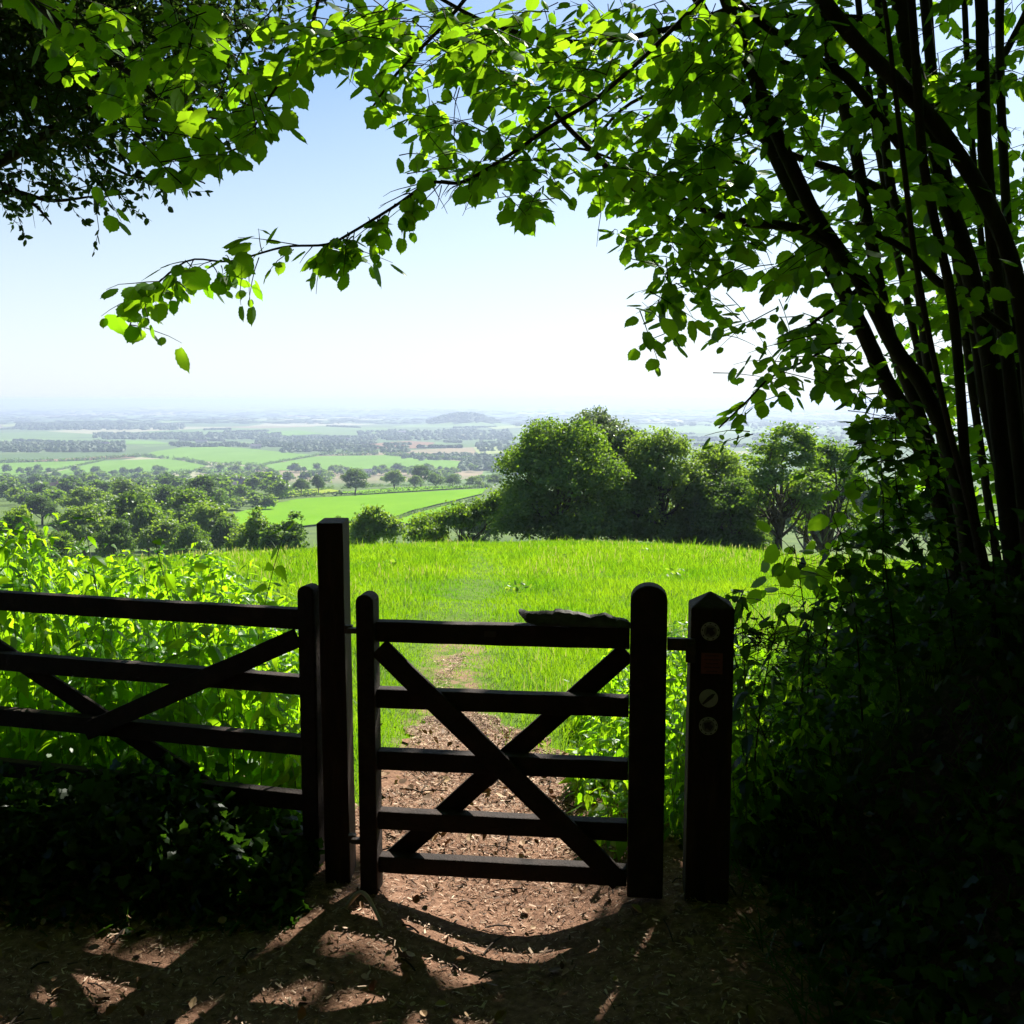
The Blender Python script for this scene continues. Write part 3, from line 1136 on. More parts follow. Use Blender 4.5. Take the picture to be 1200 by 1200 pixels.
# unseen leaves added above, beside and behind the view to shade the lane
def unseen_leaves(n, xr, yr, zr, s):
    Q = np.stack([rs.uniform(*xr, n), rs.uniform(*yr, n), rs.uniform(*zr, n)], -1)
    u, v, dep = pix(Q)
    inframe = (dep > .3) & (u > -140) & (u < 1340) & (v > -90) & (v < 1300)
    Q = Q[~inframe]
    Q = Q[keep_leaf(Q, 0)]
    A = rdir(len(Q), -.3)
    return leaves(Q, A, rdir(len(Q), 1.2), s*rs.uniform(.7, 1.3, len(Q)), ROUND)


crown_parts.append(unseen_leaves(46000, (-7, 8), (-8, 13), (5.6, 8.6), .21))
crown_parts.append(unseen_leaves(15000, (3.4, 8.5), (-7, 7), (.8, 6), .22))
crown_parts.append(unseen_leaves(18000, (-8, 8), (-9, -4.0), (1.5, 7), .22))
V, T = cat(crown_parts)
me = tri_mesh('crown', V-HB, T)
link_mesh('crown', me, M['hazel'], hazel)
hz(twigs, 'twigs', M['bark'])

# ------------------------------------------------------------------ dark small-leaved tree, upper left
dk = empty('holly_oak', (-5.2, 6.6, float(zterr(-5.2, 6.6))), label='dark small-leaved evergreen tree hanging in at the top left corner', cat='tree')
DB = np.array(dk.location)
mb = MB()
tr = catmull([(-5.2, 6.6, -.3), (-5.15, 6.6, 1.5), (-5.0, 6.6, 3.2), (-4.9, 6.5, 5), (-4.7, 6.4, 7.2)], 5)
mb.tube(tr-DB, np.linspace(.24, .08, len(tr)), 10, .05)
mb.build('trunk', M['bark'], dk, True)
DBR = [([(-190, 250), (-80, 215), (0, 190), (80, 140), (150, 110), (230, 130), (290, 150), (325, 158)], 18, 1.5, 6.6, 5.9),
       ([(-190, 160), (-60, 120), (20, 110), (100, 90), (180, 100), (250, 115), (330, 100)], 22, 2, 6.6, 6.6),
       ([(-190, 60), (-60, 40), (60, 30), (180, 40), (260, 20)], 18, 3, 6.6, 6.2),
       ([(-190, 270), (-60, 240), (10, 225), (60, 235), (110, 230)], 12, 2, 6.6, 6.0),
       ([(-80, 215), (0, 215), (40, 240), (60, 262)], 8, 1.5, 6.4, 6.0),
       ([(150, 110), (190, 160), (225, 205), (240, 215)], 5, 1.5, 6.3, 6.0),
       ([(80, 140), (110, 180), (150, 205), (185, 210)], 5, 1.5, 6.3, 6.1)]
dtw = MB()
DP, DA = [], []
for pts, w0, w1, y0, y1 in DBR:
    pts = np.array(pts, float)
    W = catmull(P(pts[:, 0], pts[:, 1], np.linspace(y0, y1, len(pts))), 6)
    mb = MB()
    mb.tube(W-DB, np.linspace(w0, w1, len(W))/1200*6.3/2, 6, .05)
    mb.build('branch', M['bark'], dk, True)
DPOLY = [(-120, -60), (420, -60), (330, 20), (260, 50), (300, 90), (400, 140), (415, 148), (385, 180), (345, 205), (300, 170), (240, 170), (225, 205), (180, 215), (120, 245), (60, 262), (20, 262), (-60, 250), (-160, 240)]
k = 0
while k < 2100:
    x, y = rs.uniform(-160, 420), rs.uniform(-60, 265)
    if not in_poly(np.array([x]), np.array([y]), DPOLY)[0]:
        continue
    # dense in the corner, lacy at the hanging edge
    dd = math.hypot(max(x, 0)/330, max(y, 0)/230)
    if rs.rand() > 1.25-dd*1.12:
        continue
    k += 1
    p = P(x, y, rs.uniform(5.4, 7.4))
    d = unit(np.array([rs.normal(.4, .7), rs.normal(0, .6), rs.normal(-.25, .4)]))
    L = random.uniform(.18, .42)
    q = [p]
    for j in range(3):
        q.append(q[-1]+unit(d+rs.normal(0, .25, 3)+np.array([0, 0, -.1]))*L/3)
    q = np.array(q)
    dtw.tube(q-DB, [.003, .0025, .002, .0012], 3)
    for j in range(random.randint(9, 15)):
        t = rs.rand()*3
        i = min(int(t), 2)
        DP.append(q[i]+(q[i+1]-q[i])*(t-i))
        DA.append(d*.5+rs.normal(0, .7, 3)+np.array([0, 0, -.2]))
DP, DA = np.array(DP), np.array(DA)
km = keep_leaf(DP, .4)
DP, DA = DP[km], DA[km]
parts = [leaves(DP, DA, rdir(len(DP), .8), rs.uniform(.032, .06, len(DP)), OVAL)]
parts.append(unseen_leaves(9000, (-9, -2.2), (-7, 9), (5.4, 8.5), .2))  # added unseen leaves, here above and next down the left side, blocking skylight
parts.append(unseen_leaves(13000, (-9.5, -4.6), (-8, 3.0), (.3, 6), .22))
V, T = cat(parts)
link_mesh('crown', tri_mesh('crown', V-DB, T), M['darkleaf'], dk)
dtw.build('twigs', M['bark'], dk)

# ------------------------------------------------------------------ grass of the pasture
def nettle_zone(x, y):
    """share of nettles in the ground cover"""
    pxl = x/np.maximum(y, 1)*1200+600
    a = (y > 4.25-.23*(x+.9)*.0) & (pxl < 352+14*np.sin(y*2.1)) & (y < 8.2)
    b = (y > 4.02) & (y < 6.6) & (x > .26+.10*(y-4)+.06*np.sin(y*5)) & (x < 2.0)
    return a, b


def build_grass():
    n = 500000
    u = rs.uniform(-260, 1420, n)
    Y = np.exp(rs.uniform(math.log(4.2), math.log(46), n))
    Y = np.where(rs.rand(n) < .22, rs.uniform(26, 46, n), Y)
    x = (u-600)/1200*Y*1.02
    y = Y
    l, r = path_edges(y)
    onpath = (x > l-.05) & (x < r+.05) & (y < 7.8)
    tuft = blotch(x, y, .45, 8)
    keep = ~onpath | ((tuft > .68-.1*(y-5)) & (y > 4.9) & (rs.rand(n) < (y-4.4)/3)) | ((y > 5.3) & (rs.rand(n) < .10+.16*(y-5.3))) | ((y > 6.0) & (y < 6.7) & (rs.rand(n) < .6))
    a, b = nettle_zone(x, y)
    keep &= ~(a & (y < 7.6)) & ~(b & (rs.rand(n) < .6))
    keep &= (y > 4.3)
    x, y = x[keep], y[keep]
    n = len(x)
    worn = np.abs(x-(-.40-.022*(y-8)+.12*np.sin(y*.5)))
    short = 1-.72*np.exp(-(worn/.5)**2)*(1-sstep(22, 36, y))
    clump = .65+.7*blotch(x, y, 1.1, 21)*1
    H = (.08+.09*sstep(6, 22, y))*short*clump*rs.uniform(.6, 1.35, n)
    H *= 1+.25*sstep(30, 42, y)*blotch(x, y, 2.5, 12)
    seed = rs.rand(n) < .012
    H = np.where(seed, H*1.9, H)
    Wd = np.maximum(.003, .00045*y)*rs.uniform(.7, 1.3, n)
    z = zterr(x, y)
    az = rs.uniform(0, 2*math.pi, n)
    lean = rs.uniform(.05, .6, n)
    D = np.stack([np.cos(az)*lean, np.sin(az)*lean, np.ones(n)], -1)
    faz = rs.uniform(-1.0, 1.0, n)
    R = np.stack([np.cos(faz), np.sin(faz), np.zeros(n)], -1)*Wd[:, None]
    B = np.stack([x, y, z-.01], -1)
    m = B+D*(H*.55)[:, None]*np.array([.7, .7, 1])
    t = B+D*H[:, None]*np.array([1.35, 1.35, .95])
    V = np.stack([B-R*.6, B+R*.6, m+R*.5, m-R*.5, t], 1).reshape(-1, 3)
    o = (np.arange(n)*5)[:, None, None]
    T = (np.array([(0, 1, 2), (0, 2, 3), (3, 2, 4)])[None]+o).reshape(-1, 3)
    ob = link_mesh('grass', tri_mesh('grass', V, T), M['grass'])
    tag(ob, 'bright backlit meadow grass covering the domed pasture beyond the gate', 'grass', kind='stuff')


build_grass()


def meadow_extras():
    n = 2600
    Y = np.exp(rs.uniform(math.log(6), math.log(44), n))
    x = (rs.uniform(150, 1050, n)-600)/1200*Y
    k = (blotch(x, Y, 1.6, 41) > .5)
    a, b = nettle_zone(x, Y)
    k &= ~a & ~b & (np.abs(x+.45) > .5)
    x, Y = x[k], Y[k]
    n = len(x)
    z = zterr(x, Y)
    H = rs.uniform(.14, .32, n)*(.6+.4*sstep(8, 20, Y))
    B = np.stack([x, Y, z], -1)
    t = B+np.stack([rs.normal(0, .06, n), rs.normal(0, .06, n), H], -1)
    R = np.stack([np.maximum(.0012, .00022*Y), np.zeros(n), np.zeros(n)], -1)
    h0, h1 = t+np.array([0, 0, -.07]), t
    V = np.stack([B-R, B+R, h0+R, h0-R, h0-R*2.6, h0+R*2.6, h1], 1).reshape(-1, 3)
    T = (np.array([(0, 1, 2), (0, 2, 3), (4, 5, 6)])[None]+(np.arange(n)*7)[:, None, None]).reshape(-1, 3)
    o = link_mesh('seed_heads', tri_mesh('seed_heads', V, T), M['straw'])
    tag(o, 'thin buff seed heads standing above the meadow grass', 'seed heads', kind='stuff')
    c = 18
    Yc = np.exp(rs.uniform(math.log(11), math.log(38), c))
    xc = (rs.uniform(300, 960, c)-600)/1200*Yc
    Yc[0], xc[0] = 17.0, (466-600)/1200*17.0
    m = 26
    cx, cy = np.repeat(xc, m), np.repeat(Yc, m)
    px_, py_ = cx+rs.normal(0, .09, c*m), cy+rs.normal(0, .09, c*m)
    a, b = nettle_zone(px_, py_)
    k = ~a & ~b
    px_, py_ = px_[k], py_[k]
    Pt = np.stack([px_, py_, zterr(px_, py_)+rs.uniform(.02, .15, len(px_))], -1)
    A = rdir(len(Pt), .5)
    V, T = leaves(Pt, A, rdir(len(Pt), .8), rs.uniform(.05, .09, len(Pt)), OVAL)
    o = link_mesh('meadow_weeds', tri_mesh('meadow_weeds', V, T), M['tree_b'])
    tag(o, 'small dark docks and thistles dotted through the meadow grass', 'weeds', kind='stuff')


meadow_extras()

# ------------------------------------------------------------------ nettles
def nettle_geo(n_pos, hts, ls, hero=False):
    parts, st = [], []
    for (x, y), h in zip(n_pos, hts):
        z = float(zterr(x, y))
        lean = rs.normal(0, .10, 2)
        nn = max(4, int(h/.085))
        yaw = rs.uniform(0, 3.14)
        pts = []
        for k in range(nn+1):
            t = k/nn
            pts.append((x+lean[0]*t*t*h, y+lean[1]*t*t*h, z+h*t))
        pts = np.array(pts)
        st.append((pts, h))
        LPt, LAx, LSz = [], [], []
        for k in range(1, nn+1):
            t = k/nn
            a = yaw+(k % 2)*math.pi/2
            sz = ls*(1.05-.55*t**3)*(.65+.35*min(1, t*3))
            rng = (0, 1) if k < nn else (0, 1, 2)
            for q in rng:
                aa = a+math.pi*q+rs.normal(0, .35)
                el = -.6+rs.normal(0, .3)+(.5 if k == nn else 0)
                LPt.append(pts[k]+np.array([math.cos(aa), math.sin(aa), .1])*.02)
                LAx.append((math.cos(aa)*math.cos(el), math.sin(aa)*math.cos(el), math.sin(el)))
                LSz.append(sz*rs.uniform(.75, 1.2))
        parts.append((np.array(LPt), np.array(LAx), np.array(LSz)))
    Pt = np.vstack([p[0] for p in parts])
    A = np.vstack([p[1] for p in parts])
    S = np.hstack([p[2] for p in parts])
    N = np.zeros_like(A)
    N[:, 2] = 1
    N += rs.normal(0, .3, N.shape)
    return leaves(Pt, A, N, S, NETTLE if hero else NETL), st


def stems_mesh(st, r=.003, sides=4):
    mb = MB()
    for pts, h in st:
        mb.tube(pts[::2] if len(pts) > 6 else pts, np.linspace(r, r*.5, len(pts[::2] if len(pts) > 6 else pts)), sides)
    return mb


def build_nettles():
    # the bed behind the field gate
    pos, ht = [], []
    while len(pos) < 860:
        y = 4.3+rs.rand()**1.3*4.0
        x = rs.uniform(-7, -.75)
        u = x/y*1200+600
        if u < -360 or u > 352+10*math.sin(y*3)+rs.rand()**3*40:
            continue
        if y < 4.05+(-.23)*(x+.9)*1.0+.22:
            continue
        pos.append((x, y))
        edge = sstep(375, 240, u)
        ht.append((.42+.46*edge+.24*sstep(80, -20, u))*rs.uniform(.7, 1.12)*(1-.06*sstep(6, 8.2, y)))
    (V, T), st = nettle_geo(pos, ht, .12)
    o = link_mesh('nettle_bed', tri_mesh('nettle_bed', V, T), M['nettle'])
    tag(o, 'dense sunlit bed of nettles growing behind the field gate', 'nettles', kind='stuff')
    # strip at the right of the path
    pos, ht = [], []
    while len(pos) < 330:
        y = rs.uniform(4.0, 6.6)
        x = rs.uniform(.2, 1.3)
        _, b = nettle_zone(np.array([x]), np.array([y]))
        if not b[0]:
            continue
        pos.append((x, y))
        ht.append((.22+.42*sstep(.3, 1.0, x))*rs.uniform(.6, 1.2)*(1-.25*sstep(5, 6.6, y)))
    (V, T), st2 = nettle_geo(pos, ht, .085)
    o2 = link_mesh('weed_verge', tri_mesh('weed_verge', V, T), M['nettle'])
    tag(o2, 'low leafy nettles and docks along the right edge of the path behind the gate', 'weeds', kind='stuff')
    sm = stems_mesh(st+st2, .0028, 3)
    o3 = sm.build('nettle_stems', M['stem'])
    tag(o3, 'thin green upright stems among the nettle leaves', 'stems', kind='stuff')
    # tall single nettles that stand out above the bed
    hero = [(125, 612, 4.75, 'tall pale-tipped nettle standing against the dark trees, leftmost of the tall ones'),
            (215, 628, 4.9, 'slender nettle with a star-shaped leaf tip rising above the bed'),
            (283, 622, 5.0, 'tall nettle with drooping leaves just left of the tall gate post'),
            (262, 668, 4.45, 'dark-leaved nettle bending over the top rail of the field gate'),
            (172, 660, 5.2, 'short bright nettle between the two tallest nettles'),
            (60, 640, 4.8, 'nettle with broad lit leaves near the left edge')]
    for px, py, Y, lab in hero:
        t = P(px, py, Y)
        x, y = t[0], t[1]
        h = t[2]-float(zterr(x, y))
        g = empty('nettle_plant', (x, y, float(zterr(x, y))), label=lab, cat='nettle', group='tall nettles above the nettle bed')
        (V, T), st = nettle_geo([(x, y)], [h], .115, True)
        B = np.array(g.location)
        link_mesh('leaves', tri_mesh('leaves', V-B, T), M['nettle'], g)
        mb = stems_mesh(st, .004, 6)
        mb.v = [(a-B[0], b-B[1], c-B[2]) for a, b, c in mb.v]
        mb.build('stem', M['stem'], g, True)


build_nettles()

# ------------------------------------------------------------------ shaded undergrowth in front of the field gate and on the bank
def ground_leaves(name, n, xr, yr, hfun, s, label, t=IVY, mat='shade_leaf', cond=None, category='undergrowth'):
    x, y = rs.uniform(*xr, n), rs.uniform(*yr, n)
    h = hfun(x, y)
    k = h > .01
    if cond is not None:
        k &= cond(x, y)
    x, y, h = x[k], y[k], h[k]
    z = zterr(x, y)+h*rs.rand(len(x))**.7
    A = rdir(len(x), -.15)
    V, T = leaves(np.stack([x, y, z], -1), A, rdir(len(x), 1.1), rs.uniform(.6, 1.3, len(x))*s, t)
    o = link_mesh(name, tri_mesh(name, V, T), M[mat])
    tag(o, label, category, kind='stuff')


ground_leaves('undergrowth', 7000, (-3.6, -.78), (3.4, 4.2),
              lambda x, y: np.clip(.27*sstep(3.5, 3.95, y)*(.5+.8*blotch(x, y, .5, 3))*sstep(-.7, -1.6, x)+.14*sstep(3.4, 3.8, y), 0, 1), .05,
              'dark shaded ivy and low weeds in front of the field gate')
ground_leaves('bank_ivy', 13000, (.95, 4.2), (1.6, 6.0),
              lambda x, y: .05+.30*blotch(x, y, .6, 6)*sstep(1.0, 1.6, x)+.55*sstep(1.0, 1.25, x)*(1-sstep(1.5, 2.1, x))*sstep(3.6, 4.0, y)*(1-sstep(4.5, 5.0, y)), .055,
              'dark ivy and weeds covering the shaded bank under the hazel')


def bank_grass():
    n = 5200
    x, y = rs.uniform(.85, 3.6, n), rs.uniform(2.2, 5.2, n)
    k = blotch(x, y, .35, 11) > .35
    x, y = x[k], y[k]
    n = len(x)
    B = np.stack([x, y, zterr(x, y)], -1)
    az = rs.uniform(0, 6.3, n)
    H = rs.uniform(.1, .32, n)
    D = np.stack([np.cos(az)*.7-.25, np.sin(az)*.7-.2, np.full(n, .9)], -1)
    R = np.stack([-np.sin(az), np.cos(az), np.zeros(n)], -1)*.003
    m = B+D*(H*.5)[:, None]
    t = B+D*H[:, None]*np.array([1.2, 1.2, .7])
    V = np.stack([B-R, B+R, m+R*.8, m-R*.8, t], 1).reshape(-1, 3)
    T = (np.array([(0, 1, 2), (0, 2, 3), (3, 2, 4)])[None]+(np.arange(n)*5)[:, None, None]).reshape(-1, 3)
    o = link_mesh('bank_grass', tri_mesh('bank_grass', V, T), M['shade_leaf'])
    tag(o, 'thin arching grass tufts on the dark bank at the right', 'grass', kind='stuff')


bank_grass()

# shrubs standing between the signpost and the hazel
def shrub(name, label, shoots, ls, seed_twigs=6, leafmat='shade_leaf', t=HAZEL, spread=.18):
    base = np.mean([s[-1] for s in shoots], 0)
    shoots = [q+rs.normal(0, .03, q.shape)*np.array([1, 1, .2]) for q in shoots]
    g = empty(name, base, label=label, cat='shrub')
    mb = MB()
    q, a, nrm, sz = [], [], [], []
    for s in shoots:
        W = catmull(np.array(s), 6)
        mb.tube(W-base, np.linspace(.0018, .0045, len(W)), 5)
        for k in range(len(W)-2):
            for r in range(seed_twigs):
                if rs.rand() < .35:
                    continue
                d = rs.normal(0, 1, 3)
                d[2] = d[2]*.4-.1
                d = unit(d)
                off = rs.rand()*spread
                b = W[k]+d*off
                if off > .07:
                    mb.tube([W[k]-base, (W[k]+b)/2-base+np.array([0, 0, .01]), b-base], [.002, .0015, .001], 3)
                q.append(b)
                a.append(d+np.array([0, 0, -.55])+rs.normal(0, .3, 3))
                nrm.append(np.array([0, -.3, 1])+rs.normal(0, .4, 3))
                sz.append(ls*rs.uniform(.6, 1.25))
    V, T = leaves(np.array(q), np.array(a), np.array(nrm), np.array(sz), t)
    mb.build('stems', M['bark'], g)
    link_mesh('leaves', tri_mesh('leaves', V-base, T), M[leafmat], g)


def sh(pts, y0, y1):
    pts = np.array(pts, float)
    return P(pts[:, 0], pts[:, 1], np.linspace(y0, y1, len(pts)))


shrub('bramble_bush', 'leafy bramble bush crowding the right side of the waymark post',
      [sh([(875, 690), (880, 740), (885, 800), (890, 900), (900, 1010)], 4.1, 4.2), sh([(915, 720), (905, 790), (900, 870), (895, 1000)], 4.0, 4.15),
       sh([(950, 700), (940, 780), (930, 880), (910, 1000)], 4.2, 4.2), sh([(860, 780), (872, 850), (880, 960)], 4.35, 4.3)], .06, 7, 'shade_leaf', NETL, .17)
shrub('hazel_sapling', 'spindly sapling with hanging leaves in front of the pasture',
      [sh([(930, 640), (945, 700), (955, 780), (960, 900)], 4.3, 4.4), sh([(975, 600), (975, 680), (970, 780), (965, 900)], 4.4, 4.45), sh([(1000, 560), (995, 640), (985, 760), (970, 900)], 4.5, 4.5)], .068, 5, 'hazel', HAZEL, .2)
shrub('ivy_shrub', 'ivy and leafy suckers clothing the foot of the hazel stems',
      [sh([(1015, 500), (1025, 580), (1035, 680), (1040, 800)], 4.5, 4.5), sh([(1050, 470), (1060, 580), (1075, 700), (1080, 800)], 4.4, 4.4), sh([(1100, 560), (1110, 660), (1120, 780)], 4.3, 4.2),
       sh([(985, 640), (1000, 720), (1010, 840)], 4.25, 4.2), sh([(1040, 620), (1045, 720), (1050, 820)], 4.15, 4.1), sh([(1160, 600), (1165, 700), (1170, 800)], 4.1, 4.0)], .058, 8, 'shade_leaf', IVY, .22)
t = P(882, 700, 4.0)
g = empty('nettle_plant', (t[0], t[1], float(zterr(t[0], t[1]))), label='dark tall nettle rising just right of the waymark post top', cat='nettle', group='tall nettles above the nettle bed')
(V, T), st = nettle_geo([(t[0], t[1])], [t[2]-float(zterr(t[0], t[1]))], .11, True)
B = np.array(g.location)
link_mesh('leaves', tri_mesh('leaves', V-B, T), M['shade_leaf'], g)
mb = stems_mesh(st, .004, 6)
mb.v = [(a-B[0], b-B[1], c-B[2]) for a, b, c in mb.v]
mb.build('stem', M['stem'], g, True)
# dead twig tangle on the shoulder of the signpost
mb = MB()
c0 = P(892, 752, 3.95)
for k in range(70):
    a = c0+rs.normal(0, .05, 3)*np.array([1.3, .7, .6])
    d = unit(rs.normal(0, 1, 3)*np.array([1, .6, .5]))
    L = rs.uniform(.06, .16)
    mb.tube([a, a+d*L*.5+rs.normal(0, .015, 3), a+d*L], [.0022, .0018, .001], 3)
o = mb.build('twig_tangle', M['bark'])
tag(o, 'tangle of fine dead twigs against the right shoulder of the waymark post', 'twigs')


# ------------------------------------------------------------------ trees
def leaf_cloud(lobes, nclump, per, ls, spread, rs_, up=.3, gap=0.0):
    """leaf clumps on the shells of several lobes"""
    L = np.array(lobes, float)
    vol = L[:, 3]*L[:, 4]*L[:, 5]
    w = vol**.67
    idx = rs_.choice(len(L), nclump, p=w/w.sum())
    d = unit(rs_.normal(size=(nclump, 3)))
    d[:, 2] = np.where(d[:, 2] < -.35, -d[:, 2]*.5, d[:, 2])
    r = rs_.uniform(0, 1, nclump)**.28*rs_.uniform(.9, 1.08, nclump)
    c = L[idx, :3]+d*r[:, None]*L[idx, 3:]
    if gap:
        kk = np.array([mnoise.noise(Vector(p/gap)) for p in c]) > -.16
        c, d = c[kk], d[kk]
    n = len(c)
    Pt = np.repeat(c, per, 0)+rs_.normal(0, spread, (n*per, 3))*np.array([1, 1, .6])
    N = np.repeat(d, per, 0)+rs_.normal(0, .55, (n*per, 3))
    N[:, 2] += up
    A = unit(rs_.normal(size=(n*per, 3))+np.array([0, 0, -.2]))
    return leaves(Pt, A, N, ls*rs_.uniform(.6, 1.35, n*per), DIAMOND)


def wood(h, lobes, rt, rs_, nb=3, low=.28, sub=True):
    mb = MB()
    fork = h*low
    lean = rs_.normal(0, .05, 2)*h
    tr = catmull([(0, 0, -.6), (lean[0]*.2, lean[1]*.2, fork*.5), (lean[0]*.5, lean[1]*.5, fork), (lean[0], lean[1], h*.7)], 4)
    mb.tube(tr, np.linspace(rt, rt*.25, len(tr)), 7, .08)
    for (cx, cy, cz, rx, ry, rz) in lobes[:16]:
        s = tr[rs_.randint(5, 9)]
        e = np.array([cx, cy, cz+rz*.3])
        mid = (s+e)/2+np.array([rs_.normal(0, .06)*h, rs_.normal(0, .06)*h, -.03*h])
        W = catmull([s, mid, e], 4)
        mb.tube(W, np.linspace(rt*.45, rt*.1, len(W)), 5, .1)
        if sub:
            for q in range(nb):
                dd = unit(rs_.normal(size=3))
                dd[2] = abs(dd[2])*.6
                e2 = e+dd*np.array([rx, ry, rz])*.8
                W2 = catmull([W[5], (W[5]+e2)/2+rs_.normal(0, .05*h, 3), e2], 3)
                mb.tube(W2, np.linspace(rt*.2, rt*.04, len(W2)), 4, .1)
    return mb


def big_tree(name, label, px, top, wpx, Y, mat, seed, shape='round', nclump=700, per=16, low=.3, gap=0.0, group=None, base_frac=.0, catg='tree'):
    """a tree at photo column px whose crown top is at photo row top, wpx wide, Y metres away"""
    r_ = np.random.RandomState(seed)
    x = (px-600)/1200*Y*1.0
    zt = float(P(px, top, Y)[2])
    zb = float(zterr(x, Y))
    h = zt-zb
    w = wpx/1200*Y
    lobes = []
    if shape == 'round':
        lobes.append((0, 0, h*.55, w*.40, w*.4, h*.38))
        for k in range(9):
            a = 2*math.pi*k/9+r_.uniform(-.3, .3)
            lobes.append((math.cos(a)*w*.30, math.sin(a)*w*.3, h*r_.uniform(.32, .68), w*r_.uniform(.15, .23), w*.2, h*r_.uniform(.13, .22)))
        for k in range(3):
            lobes.append((r_.uniform(-.12, .12)*w, r_.uniform(-.12, .12)*w, h*.8, w*.2, w*.2, h*.18))
        for k in range(8):
            a = 2*math.pi*k/8+r_.uniform(-.3, .3)
            lobes.append((math.cos(a)*w*.3, math.sin(a)*w*.3, h*r_.uniform(.12, .24), w*.19, w*.2, h*.17))
    elif shape == 'open':
        for k in range(24):
            a = r_.uniform(0, 6.28)
            e = r_.uniform(-.6, 1)
            q = .36*math.sqrt(max(0, 1-max(e, 0)**2))*r_.uniform(.55, 1.05)
            lobes.append((math.cos(a)*q*w, math.sin(a)*q*w, h*(.56+.34*e), w*r_.uniform(.08, .16), w*.13, h*r_.uniform(.06, .11)))
        lobes.append((0, 0, h*.72, w*.26, w*.2, h*.2))
    elif shape == 'bush':
        for k in range(8):
            lobes.append((r_.uniform(-.36, .36)*w, r_.uniform(-.25, .25)*w, h*r_.uniform(.25, .62), w*r_.uniform(.12, .2), w*.2, h*r_.uniform(.2, .32)))
        lobes.append((0, 0, h*.7, w*.22, w*.2, h*.28))
    elif shape == 'windswept':
        for k in range(11):
            t = k/10
            lobes.append((w*(-.46+.92*t), r_.uniform(-.15, .15)*w, h*(.26+.46*t)+r_.uniform(-.1, .06)*h, w*r_.uniform(.09, .15), w*.14, h*r_.uniform(.13, .24)))
    g = empty(name, (x, Y, zb), label=label, cat=catg, group=group)
    V, T = leaf_cloud(lobes, nclump, per, max(.13, .0026*Y), .012*w+.08, r_, gap=gap)
    # fit the crown to the traced width and top
    V[:, 2] *= h/np.percentile(V[:, 2], 99.9)
    V[:, 0] *= w/(np.percentile(V[:, 0], 99.5)-np.percentile(V[:, 0], .5))
    link_mesh('crown', tri_mesh('crown', V, T), M[mat], g)
    wood(h, lobes, max(.12, .035*h)*(.8 if shape in ('bush', 'windswept') else 1), r_, 3, low).build('trunk', M['treebark'], g, True)
    return g


big_tree('oak_tree', 'broad dark green tree, largest of the clump behind the pasture', 658, 492, 152, 54, 'tree_a', 11, 'round', 3200, 16, .3)
big_tree('whitebeam_tree', 'greyish blossomy tree rising behind the broad dark tree', 697, 479, 118, 59, 'tree_c', 12, 'round', 1900, 16, .3)
big_tree('ash_tree', 'paler yellow-green tree in the middle of the clump', 776, 503, 122, 56, 'tree_b', 13, 'round', 2100, 16, .3)
big_tree('lime_tree', 'dense green tree wedged between the broad dark tree and the paler middle tree', 735, 505, 90, 58, 'tree_a', 33, 'round', 1600, 16, .3)
big_tree('hawthorn_tree', 'lower round tree at the right shoulder of the clump', 842, 521, 118, 57, 'tree_b', 14, 'round', 1700, 15, .25)
big_tree('field_maple', 'dark low tree filling the gap under the clump', 858, 560, 90, 54, 'tree_d', 24, 'round', 1300, 14, .25)
big_tree('sycamore_tree', 'open-crowned tree with forked trunk standing right of the clump', 915, 496, 100, 52, 'tree_a', 15, 'open', 1300, 15, .3, .8)
big_tree('alder_tree', 'open tree leaning beside the forked tree, next to the hazel', 972, 515, 95, 56, 'tree_a', 16, 'open', 1200, 15, .3, .8)
big_tree('windswept_thorn', 'low twisted thorn bush with bare limbs showing, left of the clump', 540, 574, 124, 56, 'tree_a', 17, 'windswept', 1300, 14, .12, .6)
big_tree('elder_bush', 'rounded grey-green bush just right of the tall gate post', 436, 592, 66, 70, 'tree_b', 18, 'bush', 420, 14, .2, catg='bush')
big_tree('dark_bush', 'small dark round bush just left of the tall gate post', 340, 600, 56, 92, 'tree_d', 19, 'bush', 420, 14, .2, catg='bush')
big_tree('dark_bush', 'pale leafy bush beside the small dark round bush', 298, 594, 58, 98, 'tree_b', 20, 'bush', 420, 14, .2, catg='bush')
big_tree('scrub_bush', 'low scrub bush under the forked tree trunk', 800, 604, 50, 60, 'tree_d', 21, 'bush', 260, 14, .2, catg='bush')
big_tree('scrub_bush', 'pale scrub bush peeping over the crest at the foot of the twisted thorn', 505, 598, 46, 60, 'tree_b', 22, 'bush', 220, 13, .2, catg='bush')
big_tree('scrub_bush', 'pale low bush between the clump and the forked tree', 885, 606, 34, 62, 'tree_b', 23, 'bush', 200, 13, .2, catg='bush')


